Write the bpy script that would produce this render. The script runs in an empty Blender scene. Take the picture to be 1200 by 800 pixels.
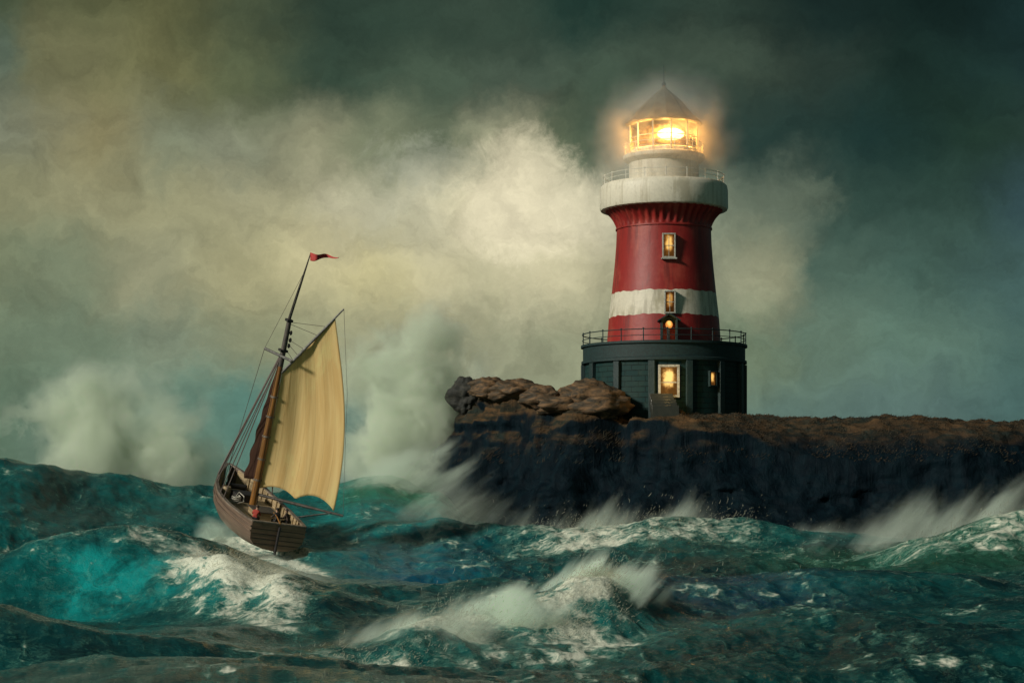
import bpy, math, random
import numpy as np
from mathutils import Vector, Matrix, Quaternion

random.seed(7)
RNG = np.random.default_rng(7)
S = bpy.context.scene
COL = S.collection
R = math.radians

# ------------------------------------------------------------------ camera
EYE = 6.0                      # eye height above the mean sea
FPX, CX, HY = 2200.0, 600.0, 565.0
cam_d = bpy.data.cameras.new('camera')
cam = bpy.data.objects.new('camera', cam_d)
COL.objects.link(cam)
cam.location = (0, 0, EYE)
cam.rotation_euler = (R(90), 0, 0)
cam_d.sensor_width = 36
cam_d.lens = 36 * FPX / 1200
cam_d.shift_y = (HY - 400) / 1200
cam_d.clip_start = 0.5
cam_d.clip_end = 20000
S.camera = cam

# ------------------------------------------------------------------ exposure, sampling
S.view_settings.view_transform = 'Standard'
S.view_settings.look = 'None'
S.view_settings.gamma = 1
S.view_settings.use_curve_mapping = False
EXPO = 0.75
S.view_settings.exposure = EXPO
S.render.engine = 'CYCLES'
cy = S.cycles
cy.use_denoising = True
cy.max_bounces = 6
cy.diffuse_bounces = 2
cy.glossy_bounces = 2
cy.transmission_bounces = 4
cy.transparent_max_bounces = 12
cy.volume_bounces = 4
cy.volume_step_rate = 0.35
cy.volume_max_steps = 256
cy.sample_clamp_indirect = 4

def lin(c):
    out = []
    for v in c[:3]:
        v = v / 255.0
        out.append(v / 12.92 if v <= 0.04045 else ((v + 0.055) / 1.055) ** 2.4)
    return out

# ------------------------------------------------------------------ node helper
class NT:
    def __init__(self, tree):
        self.t = tree
        self.n = tree.nodes
        self.n.clear()
    def new(self, typ, **kw):
        nd = self.n.new(typ)
        for k, v in kw.items():
            setattr(nd, k, v)
        return nd
    def link(self, a, b):
        self.t.links.new(a, b)
    def put(self, sock, v):
        if isinstance(v, (int, float)):
            sock.default_value = v
        elif isinstance(v, (tuple, list)):
            if len(sock.default_value) == 4 and len(v) == 3:
                v = tuple(v) + (1,)
            sock.default_value = v
        else:
            self.link(v, sock)
    def math(self, op, a, b=0.0, c=0.0, clamp=False):
        nd = self.new('ShaderNodeMath', operation=op, use_clamp=clamp)
        self.put(nd.inputs[0], a); self.put(nd.inputs[1], b); self.put(nd.inputs[2], c)
        return nd.outputs[0]
    def vmath(self, op, a, b=(0, 0, 0)):
        nd = self.new('ShaderNodeVectorMath', operation=op)
        self.put(nd.inputs[0], a)
        if op == 'SCALE':
            self.put(nd.inputs['Scale'], b)
        else:
            self.put(nd.inputs[1], b)
        return nd.outputs['Value'] if op in ('LENGTH', 'DOT_PRODUCT') else nd.outputs[0]
    def noise(self, vec, scale, detail=4, rough=0.55, dist=0.0, color=False):
        nd = self.new('ShaderNodeTexNoise')
        if vec is not None:
            self.link(vec, nd.inputs['Vector'])
        nd.inputs['Scale'].default_value = scale
        nd.inputs['Detail'].default_value = detail
        nd.inputs['Roughness'].default_value = rough
        nd.inputs['Distortion'].default_value = dist
        return nd.outputs['Color' if color else 'Fac']
    def mapr(self, v, a, b, c=0.0, d=1.0, smooth=True):
        nd = self.new('ShaderNodeMapRange', interpolation_type='SMOOTHSTEP' if smooth else 'LINEAR')
        self.put(nd.inputs[0], v)
        for i, x in enumerate((a, b, c, d)):
            self.put(nd.inputs[1 + i], x)
        return nd.outputs[0]
    def mix(self, f, a, b, mode='MIX'):
        nd = self.new('ShaderNodeMix', data_type='RGBA', blend_type=mode)
        self.put(nd.inputs[0], f); self.put(nd.inputs[6], a); self.put(nd.inputs[7], b)
        return nd.outputs[2]
    def ramp(self, f, stops, interp='EASE'):
        nd = self.new('ShaderNodeValToRGB')
        cr = nd.color_ramp
        cr.interpolation = interp
        while len(cr.elements) > 1:
            cr.elements.remove(cr.elements[0])
        for i, (p, c) in enumerate(stops):
            e = cr.elements[0] if i == 0 else cr.elements.new(p)
            e.position = p
            e.color = tuple(c[:3]) + (1,)
        self.put(nd.inputs[0], f)
        return nd.outputs[0]
    def xyz(self, v):
        nd = self.new('ShaderNodeSeparateXYZ')
        self.link(v, nd.inputs[0])
        return nd.outputs
    def comb(self, x, y, z):
        nd = self.new('ShaderNodeCombineXYZ')
        for i, v in enumerate((x, y, z)):
            self.put(nd.inputs[i], v)
        return nd.outputs[0]
    def bump(self, h, strength=0.5, dist=0.1, normal=None):
        nd = self.new('ShaderNodeBump')
        nd.inputs['Strength'].default_value = strength
        nd.inputs['Distance'].default_value = dist
        self.link(h, nd.inputs['Height'])
        if normal is not None:
            self.link(normal, nd.inputs['Normal'])
        return nd.outputs[0]

# ------------------------------------------------------------------ sun and storm sky
SUN_TO = Vector((-0.75, -0.49, 0.44)).normalized()
sun_d = bpy.data.lights.new('sun', 'SUN')
sun_d.energy = 2.0
sun_d.angle = R(8)
sun_d.color = (1.0, 0.93, 0.80)
sun = bpy.data.objects.new('sun', sun_d)
COL.objects.link(sun)
sun.rotation_euler = (-SUN_TO).to_track_quat('-Z', 'Y').to_euler()
sun.location = (-60, -40, 80)

W = bpy.data.worlds.new('World')
S.world = W
W.use_nodes = True
w = NT(W.node_tree)
tc = w.new('ShaderNodeTexCoord').outputs['Generated']
d0 = w.vmath('NORMALIZE', tc)
# ragged cloud edges: shift the direction by noise of two sizes
n1 = w.vmath('SUBTRACT', w.noise(d0, 9.0, 5, 0.6, color=True), (0.5, 0.5, 0.5))
n2 = w.vmath('SUBTRACT', w.noise(d0, 60.0, 6, 0.7, color=True), (0.5, 0.5, 0.5))
dw = w.vmath('ADD', d0, w.vmath('SCALE', n1, 0.062))
n3 = w.vmath('SUBTRACT', w.noise(d0, 26.0, 6, 0.65, color=True), (0.5, 0.5, 0.5))
dw = w.vmath('ADD', dw, w.vmath('SCALE', n3, 0.030))
dw = w.vmath('ADD', dw, w.vmath('SCALE', n2, 0.014))
wx, wy, wz = w.xyz(dw)
hyp = w.math('SQRT', w.math('ADD', w.math('MULTIPLY', wx, wx), w.math('MULTIPLY', wy, wy)))
hyp = w.math('MAXIMUM', hyp, 0.05)
su = w.math('MULTIPLY_ADD', w.math('DIVIDE', wx, hyp), FPX / 1200, 0.5)     # 0..1 across the bearing of the bay
sv = w.math('MINIMUM', w.math('DIVIDE', wz, hyp), 3.0)                                               # tangent of elevation
ROWS = [
 (-2200, [(0,(66,86,84)),(1200,(44,64,66))]),
 (-420, [(0,(62,82,78)),(600,(50,70,66)),(1200,(34,54,54))]),
 (15,  [(0,(66,78,58)),(60,(88,92,64)),(190,(92,94,62)),(300,(72,82,60)),(400,(48,66,54)),(560,(52,68,56)),(690,(32,54,46)),(830,(46,62,52)),(960,(22,38,34)),(1080,(16,32,28)),(1200,(22,42,40))]),
 (85,  [(0,(86,100,84)),(60,(112,112,80)),(190,(112,112,76)),(300,(90,98,70)),(400,(54,72,58)),(480,(68,84,68)),(600,(68,82,68)),(720,(64,80,66)),(860,(62,76,63)),(960,(42,57,49)),(1050,(24,42,36)),(1150,(26,46,42)),(1200,(24,43,43))]),
 (175, [(0,(122,126,104)),(120,(136,130,94)),(220,(122,128,104)),(300,(132,136,112)),(390,(138,138,110)),(450,(118,124,98)),(520,(96,106,84)),(575,(160,160,130)),(620,(160,158,128)),(665,(96,106,82)),(740,(66,84,68)),(840,(44,66,59)),(940,(38,58,52)),(1010,(26,48,46)),(1120,(32,52,42)),(1200,(38,58,50))]),
 (245, [(0,(136,136,104)),(120,(148,146,112)),(230,(152,150,116)),(330,(160,157,124)),(410,(178,174,144)),(480,(182,180,152)),(560,(210,203,168)),(610,(226,216,182)),(690,(205,198,168)),(800,(130,138,116)),(920,(94,106,90)),(1000,(46,68,60)),(1100,(44,66,58)),(1200,(52,76,80))]),
 (320, [(0,(120,128,100)),(90,(120,130,104)),(190,(146,146,116)),(300,(164,160,122)),(370,(188,182,140)),(430,(196,188,142)),(510,(188,182,144)),(570,(160,158,124)),(640,(194,188,152)),(720,(172,168,136)),(840,(132,136,112)),(905,(140,142,114)),(980,(72,94,82)),(1080,(66,92,82)),(1200,(66,94,92))]),
 (405, [(0,(104,120,98)),(110,(108,124,102)),(210,(122,134,112)),(310,(136,140,110)),(390,(152,152,120)),(470,(142,146,120)),(560,(146,148,120)),(660,(142,146,118)),(780,(130,138,112)),(880,(110,126,102)),(960,(94,116,100)),(1060,(88,114,100)),(1200,(68,96,90))]),
 (490, [(0,(88,112,92)),(110,(98,120,104)),(220,(96,126,110)),(310,(86,124,112)),(390,(98,124,112)),(450,(120,134,114)),(560,(136,144,120)),(660,(134,142,116)),(800,(104,124,106)),(900,(92,116,106)),(1050,(84,108,102)),(1200,(66,94,90))]),
]
gain = 1.0 / (2 ** EXPO)
prev = None
for i, (py, stops) in enumerate(ROWS):
    st = [(px / 1200.0, [g * gain for g in lin(c)]) for px, c in stops]
    c = w.ramp(su, st, 'EASE')
    if prev is None:
        prev, pv = c, py
    else:
        e0, e1 = (HY - pv) / FPX, (HY - py) / FPX       # upper, lower elevation
        f = w.mapr(sv, e0, e1, 0.0, 1.0)
        prev = w.mix(f, prev, c)
        pv = py
# towering bank of lit cloud beside the light, ragged at its upper edge
fw = w.vmath('SUBTRACT', w.noise(d0, 40.0, 9, 0.74, 0.4, color=True), (0.5, 0.5, 0.5))
dk_ = w.vmath('ADD', d0, w.vmath('SCALE', fw, 0.060))
def bank(col, px, py, rx, ry, edge, op, color):
    p = w.vmath('MULTIPLY', w.vmath('SUBTRACT', dk_, ((px - CX) / FPX, 1.0, (HY - py) / FPX)), (FPX / rx, 0.5, FPX / ry))
    r = w.vmath('LENGTH', p)
    m_ = w.math('MULTIPLY', w.mapr(r, 1.0 - edge, 1.0, 1, 0), op)
    return w.mix(m_, col, [g * gain for g in lin(color)])
prev = bank(prev, 590, 285, 150, 125, 0.75, 0.45, (206, 198, 164))
prev = bank(prev, 612, 240, 88, 96, 0.55, 0.60, (234, 224, 190))
prev = bank(prev, 680, 250, 60, 55, 0.7, 0.40, (220, 212, 180))
prev = bank(prev, 375, 300, 90, 60, 0.9, 0.35, (204, 194, 150))
prev = bank(prev, 500, 205, 80, 45, 0.8, 0.35, (176, 178, 158))
prev = bank(prev, 875, 330, 60, 60, 0.9, 0.45, (150, 152, 124))
prev = bank(prev, 935, 245, 60, 28, 0.9, 0.40, (98, 110, 92))
prev = bank(prev, 720, 130, 130, 60, 0.9, 0.35, (62, 78, 62))
prev = bank(prev, 1060, 170, 160, 120, 0.9, 0.30, (30, 54, 44))
# brush-like billow texture inside the cloud
st = w.vmath('MULTIPLY', dw, (26, 26, 40))
b1 = w.noise(st, 1.0, 7, 0.62, 0.6)
b2 = w.noise(w.vmath('MULTIPLY', dw, (7, 7, 12)), 1.0, 4, 0.55, 0.4)
bill = w.math('ADD', w.mapr(b1, 0.25, 0.75, 0.76, 1.24, False), w.mapr(b2, 0.25, 0.75, -0.14, 0.14, False))
brush = w.noise(w.vmath('MULTIPLY', dw, (130, 130, 210)), 1.0, 4, 0.7, 1.2)
bill = w.math('ADD', bill, w.mapr(brush, 0.2, 0.8, -0.075, 0.075, False))
cloud = w.vmath('SCALE', prev, bill)
bgc = w.new('ShaderNodeBackground'); w.link(cloud, bgc.inputs[0]); bgc.inputs[1].default_value = 1.0
sky = w.new('ShaderNodeTexSky', sky_type='NISHITA')
sky.sun_disc = False
sky.sun_elevation = math.asin(SUN_TO.z)
sky.sun_rotation = math.atan2(SUN_TO.x, SUN_TO.y)
bgs = w.new('ShaderNodeBackground'); w.link(sky.outputs[0], bgs.inputs[0]); bgs.inputs[1].default_value = 0.05
mx = w.new('ShaderNodeMixShader')
mx.inputs[0].default_value = 0.993            # cloud cover
w.link(bgs.outputs[0], mx.inputs[1]); w.link(bgc.outputs[0], mx.inputs[2])
wo = w.new('ShaderNodeOutputWorld'); w.link(mx.outputs[0], wo.inputs[0])

# ------------------------------------------------------------------ numpy noise
def _hash(ix, iy, iz, seed):
    h = (ix * 374761393 + iy * 668265263 + iz * 2147483647 + seed * 1274126177) & 0xFFFFFFFF
    h = ((h ^ (h >> 13)) * 1274126177) & 0xFFFFFFFF
    h = ((h ^ (h >> 16)) * 2246822519) & 0xFFFFFFFF
    return ((h ^ (h >> 15)) & 0xFFFF) / 65535.0
def vnoise(x, y, z, seed=0):
    x, y, z = np.broadcast_arrays(np.asarray(x, float), np.asarray(y, float), np.asarray(z, float))
    ix, iy, iz = (np.floor(v).astype(np.int64) for v in (x, y, z))
    fx, fy, fz = x - ix, y - iy, z - iz
    fx, fy, fz = (f * f * f * (f * (f * 6 - 15) + 10) for f in (fx, fy, fz))
    r = 0
    for a in (0, 1):
        for b in (0, 1):
            for c in (0, 1):
                r = r + _hash(ix + a, iy + b, iz + c, seed) * (fx if a else 1 - fx) * (fy if b else 1 - fy) * (fz if c else 1 - fz)
    return r * 2 - 1
def fbm(x, y, z=0.0, octv=4, gain=0.5, seed=0):
    r, a, f = 0, 1.0, 1.0
    for o in range(octv):
        r = r + a * vnoise(x * f + o * 17.3, y * f - o * 9.1, z * f + o * 5.7, seed + o)
        a *= gain; f *= 2.03
    return r
def sstep(a, b, x):
    t = np.clip((x - a) / (b - a), 0, 1)
    return t * t * (3 - 2 * t)
def table(px, pts):
    """smooth interpolation through (px, value) knots"""
    xs = np.array([p[0] for p in pts], float); ys = np.array([p[1] for p in pts], float)
    px = np.clip(px, xs[0], xs[-1])
    i = np.clip(np.searchsorted(xs, px) - 1, 0, len(xs) - 2)
    t = (px - xs[i]) / (xs[i + 1] - xs[i])
    t = t * t * (3 - 2 * t)
    return ys[i] * (1 - t) + ys[i + 1] * t
def P(px, py, Y):
    """point of the bay seen at bearing px, py, at distance Y"""
    return Vector(((px - CX) * Y / FPX, Y, EYE + (HY - py) * Y / FPX))

# ------------------------------------------------------------------ mesh helpers
def link(o, parent=None):
    COL.objects.link(o)
    if parent is not None:
        o.parent = parent
    return o
def tag(o, label=None, cat=None, group=None, kind=None):
    if label: o['label'] = label
    if cat: o['category'] = cat
    if group: o['group'] = group
    if kind: o['kind'] = kind
    return o
def empty(name, loc=(0, 0, 0), mat=None):
    o = bpy.data.objects.new(name, None)
    o.empty_display_size = 0.5
    if mat is not None:
        o.matrix_world = mat
    else:
        o.location = loc
    return link(o)
def arrays_mesh(name, co, quads, smooth=True):
    me = bpy.data.meshes.new(name)
    co = np.ascontiguousarray(co, dtype=np.float32); quads = np.ascontiguousarray(quads, dtype=np.int32)
    me.vertices.add(len(co)); me.vertices.foreach_set('co', co.ravel())
    n = len(quads)
    me.loops.add(n * 4); me.loops.foreach_set('vertex_index', quads.ravel())
    me.polygons.add(n)
    me.polygons.foreach_set('loop_start', np.arange(0, n * 4, 4, dtype=np.int32))
    me.polygons.foreach_set('use_smooth', np.full(n, smooth, dtype=bool))
    me.update(calc_edges=True)
    return me
def grid_quads(nr, nc, wrap=False):
    r = np.arange(nr - 1)[:, None]; cmax = nc if wrap else nc - 1
    c = np.arange(cmax)[None, :]
    c2 = (c + 1) % nc
    a = r * nc + c; b = r * nc + c2
    return np.stack([a, b, b + nc, a + nc], -1).reshape(-1, 4)
class MB:
    """gathers shapes and links them as one mesh object"""
    def __init__(self):
        self.v, self.f, self.s = [], [], []
    def add(self, vs, fs, smooth=False):
        o = len(self.v)
        self.v += [Vector(p) for p in vs]
        self.f += [tuple(i + o for i in f) for f in fs]
        self.s += [smooth] * len(fs)
        return self
    def box(self, c, size, rot=None):
        hx, hy, hz = (s / 2 for s in size)
        vs = [Vector((x, y, z)) for x in (-hx, hx) for y in (-hy, hy) for z in (-hz, hz)]
        if rot is not None:
            vs = [rot @ v for v in vs]
        c = Vector(c)
        return self.add([v + c for v in vs], [(0, 1, 3, 2), (4, 6, 7, 5), (0, 4, 5, 1), (2, 3, 7, 6), (0, 2, 6, 4), (1, 5, 7, 3)])
    def tube(self, pts, rad, n=8, caps=True, closed=False):
        pts = [Vector(p) for p in pts]
        m = len(pts)
        rs = rad if isinstance(rad, (list, tuple)) else [rad] * m
        vs, fs = [], []
        up = None
        for i, p in enumerate(pts):
            if closed:
                t = pts[(i + 1) % m] - pts[i - 1]
            else:
                t = pts[min(i + 1, m - 1)] - pts[max(i - 1, 0)]
            t.normalize()
            if up is None:
                up = Vector((0, 0, 1)) if abs(t.z) < 0.9 else Vector((1, 0, 0))
            a = t.cross(up).normalized(); b = a.cross(t).normalized(); up = b
            for k in range(n):
                g = 2 * math.pi * k / n
                vs.append(p + (a * math.cos(g) + b * math.sin(g)) * rs[i])
        for i in range(m if closed else m - 1):
            j = (i + 1) % m
            for k in range(n):
                k2 = (k + 1) % n
                fs.append((i * n + k, i * n + k2, j * n + k2, j * n + k))
        if caps and not closed:
            fs.append(tuple(range(n - 1, -1, -1))); fs.append(tuple((m - 1) * n + k for k in range(n)))
        return self.add(vs, fs, True)
    def lathe(self, prof, n=64, center=(0, 0), a0=0.0, a1=None, rfun=None):
        full = a1 is None
        cnt = n if full else n + 1
        vs, fs = [], []
        for (r, z) in prof:
            for k in range(cnt):
                g = a0 + (2 * math.pi if full else a1 - a0) * k / n
                rr = rfun(g, r, z) if rfun else r
                vs.append(Vector((center[0] + rr * math.cos(g), center[1] + rr * math.sin(g), z)))
        for i in range(len(prof) - 1):
            for k in range(n):
                k2 = (k + 1) % cnt
                fs.append((i * cnt + k, i * cnt + k2, (i + 1) * cnt + k2, (i + 1) * cnt + k))
        return self.add(vs, fs, True)
    def sphere(self, c, r, n=12, sc=(1, 1, 1)):
        vs, fs = [], []
        m = n // 2 + 1
        for i in range(m):
            t = math.pi * i / (m - 1)
            for k in range(n):
                g = 2 * math.pi * k / n
                vs.append(Vector((c[0] + r * sc[0] * math.sin(t) * math.cos(g), c[1] + r * sc[1] * math.sin(t) * math.sin(g), c[2] - r * sc[2] * math.cos(t))))
        for i in range(m - 1):
            for k in range(n):
                k2 = (k + 1) % n
                fs.append((i * n + k, i * n + k2, (i + 1) * n + k2, (i + 1) * n + k))
        return self.add(vs, fs, True)
    def build(self, name, mat, parent=None, inv=None, bevel=0.0, sharp=40):
        me = bpy.data.meshes.new(name)
        vs = [inv @ v for v in self.v] if inv is not None else self.v
        me.from_pydata([tuple(v) for v in vs], [], self.f)
        me.polygons.foreach_set('use_smooth', self.s)
        me.update()
        if sharp:
            me.set_sharp_from_angle(angle=R(sharp))
        if mat is not None:
            me.materials.append(mat)
        o = bpy.data.objects.new(name, me)
        link(o, parent)
        if bevel:
            b = o.modifiers.new('bevel', 'BEVEL'); b.width = bevel; b.segments = 2; b.limit_method = 'ANGLE'
        return o

# ------------------------------------------------------------------ materials
def material(name):
    m = bpy.data.materials.new(name)
    m.use_nodes = True
    return m, NT(m.node_tree)
def finish(t, shader, volume=None, disp=None):
    out = t.new('ShaderNodeOutputMaterial')
    if shader is not None: t.link(shader, out.inputs['Surface'])
    if volume is not None: t.link(volume, out.inputs['Volume'])
def principled(t, color, rough=0.6, normal=None, **kw):
    p = t.new('ShaderNodeBsdfPrincipled')
    t.put(p.inputs['Base Color'], color)
    t.put(p.inputs['Roughness'], rough)
    if normal is not None: t.link(normal, p.inputs['Normal'])
    for k, v in kw.items():
        t.put(p.inputs[k.replace('_', ' ')], v)
    return p.outputs[0]
def worn(name, base, worn_c, scale=1.2, amount=0.5, rough=0.6, bump=0.25, streak=True, seed=0.0, drip=None):
    """weathered paint or stone: patches of another colour, rain streaks, an uneven surface"""
    m, t = material(name)
    co = t.new('ShaderNodeTexCoord').outputs['Object']
    co = t.vmath('ADD', co, (seed, seed * 1.7, 0))
    a = t.noise(co, scale, 6, 0.65)
    sv = t.vmath('MULTIPLY', co, (1.6, 1.6, 0.16)) if streak else co
    s = t.noise(sv, scale * 1.3, 5, 0.6)
    f = t.mapr(t.math('MULTIPLY', t.math('ADD', a, s), 0.5), 0.555 - 0.09 * amount, 0.60, 0, 1)
    c = t.mix(f, base, worn_c)
    if drip is not None:
        g = t.noise(t.vmath('MULTIPLY', co, (2.2, 2.2, 0.12)), scale * 2.0, 4, 0.6)
        c = t.mix(t.mapr(g, 0.50, 0.66, 0, 0.75), c, drip)
    fine = t.noise(co, scale * 9, 5, 0.65)
    c = t.mix(t.mapr(fine, 0.3, 0.8, 0, 0.35), c, [x * 0.55 for x in base])
    h = t.math('ADD', t.math('MULTIPLY', fine, 0.35), a)
    finish(t, principled(t, c, rough, t.bump(h, bump, 0.12)))
    return m
def simple(name, c, rough=0.6, metal=0.0, var=0.3, scale=6.0, bump=0.15):
    m, t = material(name)
    co = t.new('ShaderNodeTexCoord').outputs['Object']
    n = t.noise(co, scale, 5, 0.6)
    cc = t.mix(t.mapr(n, 0.3, 0.7, 0, 1), [x * (1 - var) for x in c], [min(1, x * (1 + var)) for x in c])
    finish(t, principled(t, cc, rough, t.bump(n, bump, 0.05), Metallic=metal))
    return m
def wood(name, c, dark, axis=(1, 0.1, 1), scale=3.0, rough=0.55):
    m, t = material(name)
    co = t.new('ShaderNodeTexCoord').outputs['Object']
    n = t.noise(t.vmath('MULTIPLY', co, axis), scale, 6, 0.65, 0.4)
    n2 = t.noise(co, 0.9, 4, 0.6)
    cc = t.mix(t.mapr(n, 0.35, 0.7, 0, 1), c, dark)
    cc = t.mix(t.mapr(n2, 0.45, 0.75, 0, 0.6), cc, dark)
    finish(t, principled(t, cc, rough, t.bump(n, 0.3, 0.04)))
    return m
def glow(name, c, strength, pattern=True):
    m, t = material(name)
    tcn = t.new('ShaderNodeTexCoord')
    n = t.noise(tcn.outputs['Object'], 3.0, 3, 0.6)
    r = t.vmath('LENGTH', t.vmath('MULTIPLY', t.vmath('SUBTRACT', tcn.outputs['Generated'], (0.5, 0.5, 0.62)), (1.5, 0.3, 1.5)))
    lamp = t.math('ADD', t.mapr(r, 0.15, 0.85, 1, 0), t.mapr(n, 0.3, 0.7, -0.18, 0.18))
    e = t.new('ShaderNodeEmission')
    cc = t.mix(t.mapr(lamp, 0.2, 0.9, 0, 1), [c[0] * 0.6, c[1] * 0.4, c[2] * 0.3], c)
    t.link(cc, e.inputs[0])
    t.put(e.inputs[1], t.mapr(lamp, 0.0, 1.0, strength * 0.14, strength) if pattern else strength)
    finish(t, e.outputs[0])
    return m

M = {}
M['red'] = worn('red_paint', (0.26, 0.013, 0.011), (0.33, 0.048, 0.032), 0.35, 0.95, 0.5, 0.3, drip=(0.12, 0.012, 0.012))
M['white'] = worn('white_paint', (0.62, 0.58, 0.47), (0.36, 0.33, 0.23), 0.45, 0.85, 0.55, 0.3, drip=(0.30, 0.27, 0.20))
M['gallery_white'] = worn('gallery_white_paint', (0.70, 0.66, 0.54), (0.50, 0.46, 0.35), 0.5, 0.4, 0.5, 0.25, drip=(0.50, 0.45, 0.33))
M['white_clean'] = simple('white_metal_paint', (0.66, 0.63, 0.54), 0.4, var=0.15)
M['stone'] = worn('dark_stone', (0.008, 0.028, 0.029), (0.018, 0.038, 0.034), 0.9, 0.6, 0.6, 0.5, streak=False)
M['iron'] = simple('black_iron', (0.005, 0.023, 0.024), 0.7, 0.0, 0.4)
M['roof'] = worn('lead_roof', (0.075, 0.085, 0.065), (0.13, 0.125, 0.08), 0.8, 0.5, 0.45, 0.25)
M['frame'] = simple('window_frame_paint', (0.36, 0.36, 0.31), 0.5, var=0.3)
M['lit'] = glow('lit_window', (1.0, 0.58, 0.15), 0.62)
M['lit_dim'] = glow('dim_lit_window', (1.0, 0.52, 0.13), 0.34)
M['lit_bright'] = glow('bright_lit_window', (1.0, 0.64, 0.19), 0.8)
M['amber'] = glow('amber_lens_glass', (1.0, 0.52, 0.10), 1.5)
M['lamp'] = glow('lamp_lens', (1.0, 0.68, 0.22), 11.0, False)
M['porchlamp'] = glow('porch_lamp', (1.0, 0.55, 0.14), 0.8, False)

def masonry():
    m, t = material('dark_stone_blocks')
    g = t.new('ShaderNodeTexCoord').outputs['Object']
    x, y, z = t.xyz(g)
    ang = t.math('MULTIPLY', t.math('ARCTAN2', y, x), 7.0)
    br = t.new('ShaderNodeTexBrick')
    t.link(t.comb(ang, z, 0.0), br.inputs['Vector'])
    br.inputs['Scale'].default_value = 1.0
    br.inputs['Brick Width'].default_value = 1.25
    br.inputs['Row Height'].default_value = 0.45
    br.inputs['Mortar Size'].default_value = 0.025
    br.inputs['Color1'].default_value = (0.008, 0.033, 0.034, 1)
    br.inputs['Color2'].default_value = (0.015, 0.040, 0.037, 1)
    br.inputs['Mortar'].default_value = (0.006, 0.010, 0.010, 1)
    n = t.noise(g, 1.6, 6, 0.65)
    c = t.mix(t.mapr(n, 0.4, 0.7, 0, 0.7), br.outputs['Color'], (0.022, 0.045, 0.040))
    h = t.math('SUBTRACT', t.math('MULTIPLY', n, 0.5), br.outputs['Fac'])
    finish(t, principled(t, c, 0.6, t.bump(h, 0.6, 0.06), Specular_IOR_Level=0.12))
    return m
M['masonry'] = masonry()
def glass():
    m, t = material('lantern_glass')
    a = t.new('ShaderNodeBsdfTransparent'); a.inputs[0].default_value = (0.95, 0.95, 0.9, 1)
    g = t.new('ShaderNodeBsdfGlossy'); g.inputs['Roughness'].default_value = 0.08
    fr = t.new('ShaderNodeFresnel'); fr.inputs[0].default_value = 1.45
    mxs = t.new('ShaderNodeMixShader')
    t.link(fr.outputs[0], mxs.inputs[0]); t.link(a.outputs[0], mxs.inputs[1]); t.link(g.outputs[0], mxs.inputs[2])
    finish(t, mxs.outputs[0])
    return m
M['glass'] = glass()

# ================================================================== HEADLAND
HXC, HA, HYC, HB = 57.0, 62.0, 176.0, 27.5      # plan of the headland: rounded slab running off to the right
LX, LY = 13.1, 162.0                            # lighthouse axis
def head_top(X, Y):
    z = 11.75 + 1.9 * sstep(9.0, 2.0, X) * sstep(180, 170, Y) - 0.75 * sstep(17, 24, X)
    z = z + 0.75 * np.exp(-(((X - 12.0) / 4.5) ** 2 + ((Y - 152.5) / 2.6) ** 2))
    z = z + 1.6 * np.exp(-(((X + 2.9) / 1.7) ** 2 + ((Y - 160) / 4.0) ** 2))
    z = z + 1.5 * np.exp(-(((X - 6.2) / 2.4) ** 2 + ((Y - 154.2) / 2.6) ** 2))
    z = z + 0.7 * np.exp(-(((X - 9.5) / 2.2) ** 2 + ((Y - 151.5) / 2.0) ** 2))
    near_tower = np.exp(-(((X - LX) ** 2 + (Y - LY) ** 2) / 8.5 ** 2) ** 2)
    rough = 0.75 * fbm(X * 0.22, Y * 0.22, 0.0, 5, 0.55, 11) + 0.35 * np.abs(fbm(X * 0.6, Y * 0.6, 3.0, 4, 0.5, 15))
    rough = rough * table(X, [(-8, 1.2), (8, 1.1), (22, 0.5), (40, 0.55), (120, 0.9)])
    return z + rough * (1 - 0.75 * near_tower)
NT_, NR_ = 900, 230
th = np.linspace(0, 2 * np.pi, NT_, endpoint=False)
# more vertices on the side the bay sees
th = th + 0.35 * np.sin(th * 2.0) * 0
wgt = np.interp(np.linspace(0, 1, NT_, endpoint=False), [0, .15, .85, 1.0], [0.0, np.pi, 1.9 * np.pi, 2 * np.pi])
th = wgt
ct, sn = np.cos(th), np.sin(th)
nexp = 3.2
rad = (np.abs(ct) ** nexp + np.abs(sn) ** nexp) ** (-1 / nexp)
OX = HXC + HA * rad * ct; OY = HYC + HB * rad * sn
# uneven shoreline
shore = 1.5 * fbm(OX * 0.09, OY * 0.09, 7.0, 4, 0.5, 21)
nx_, ny_ = ct, sn * HA / HB * 0.6
ln = np.hypot(nx_, ny_); nx_, ny_ = nx_ / ln, ny_ / ln
OX = OX + nx_ * shore; OY = OY + ny_ * shore
prof = np.concatenate([np.linspace(0.0, 0.80, 60) ** 0.8 * (0.8 / 0.8 ** 0.8), np.linspace(0.805, 1.0, 60), np.linspace(1.003, 1.5, NR_ - 120)])
rr, tt = np.meshgrid(prof, np.arange(NT_), indexing='ij')
ins = np.minimum(rr, 1.0)
X = HXC + (OX[tt] - HXC) * ins; Y = HYC + (OY[tt] - HYC) * ins
out = np.maximum(rr - 1.0, 0) / 0.5                      # 0..1 down the cliff
Z = head_top(X, Y)
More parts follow.
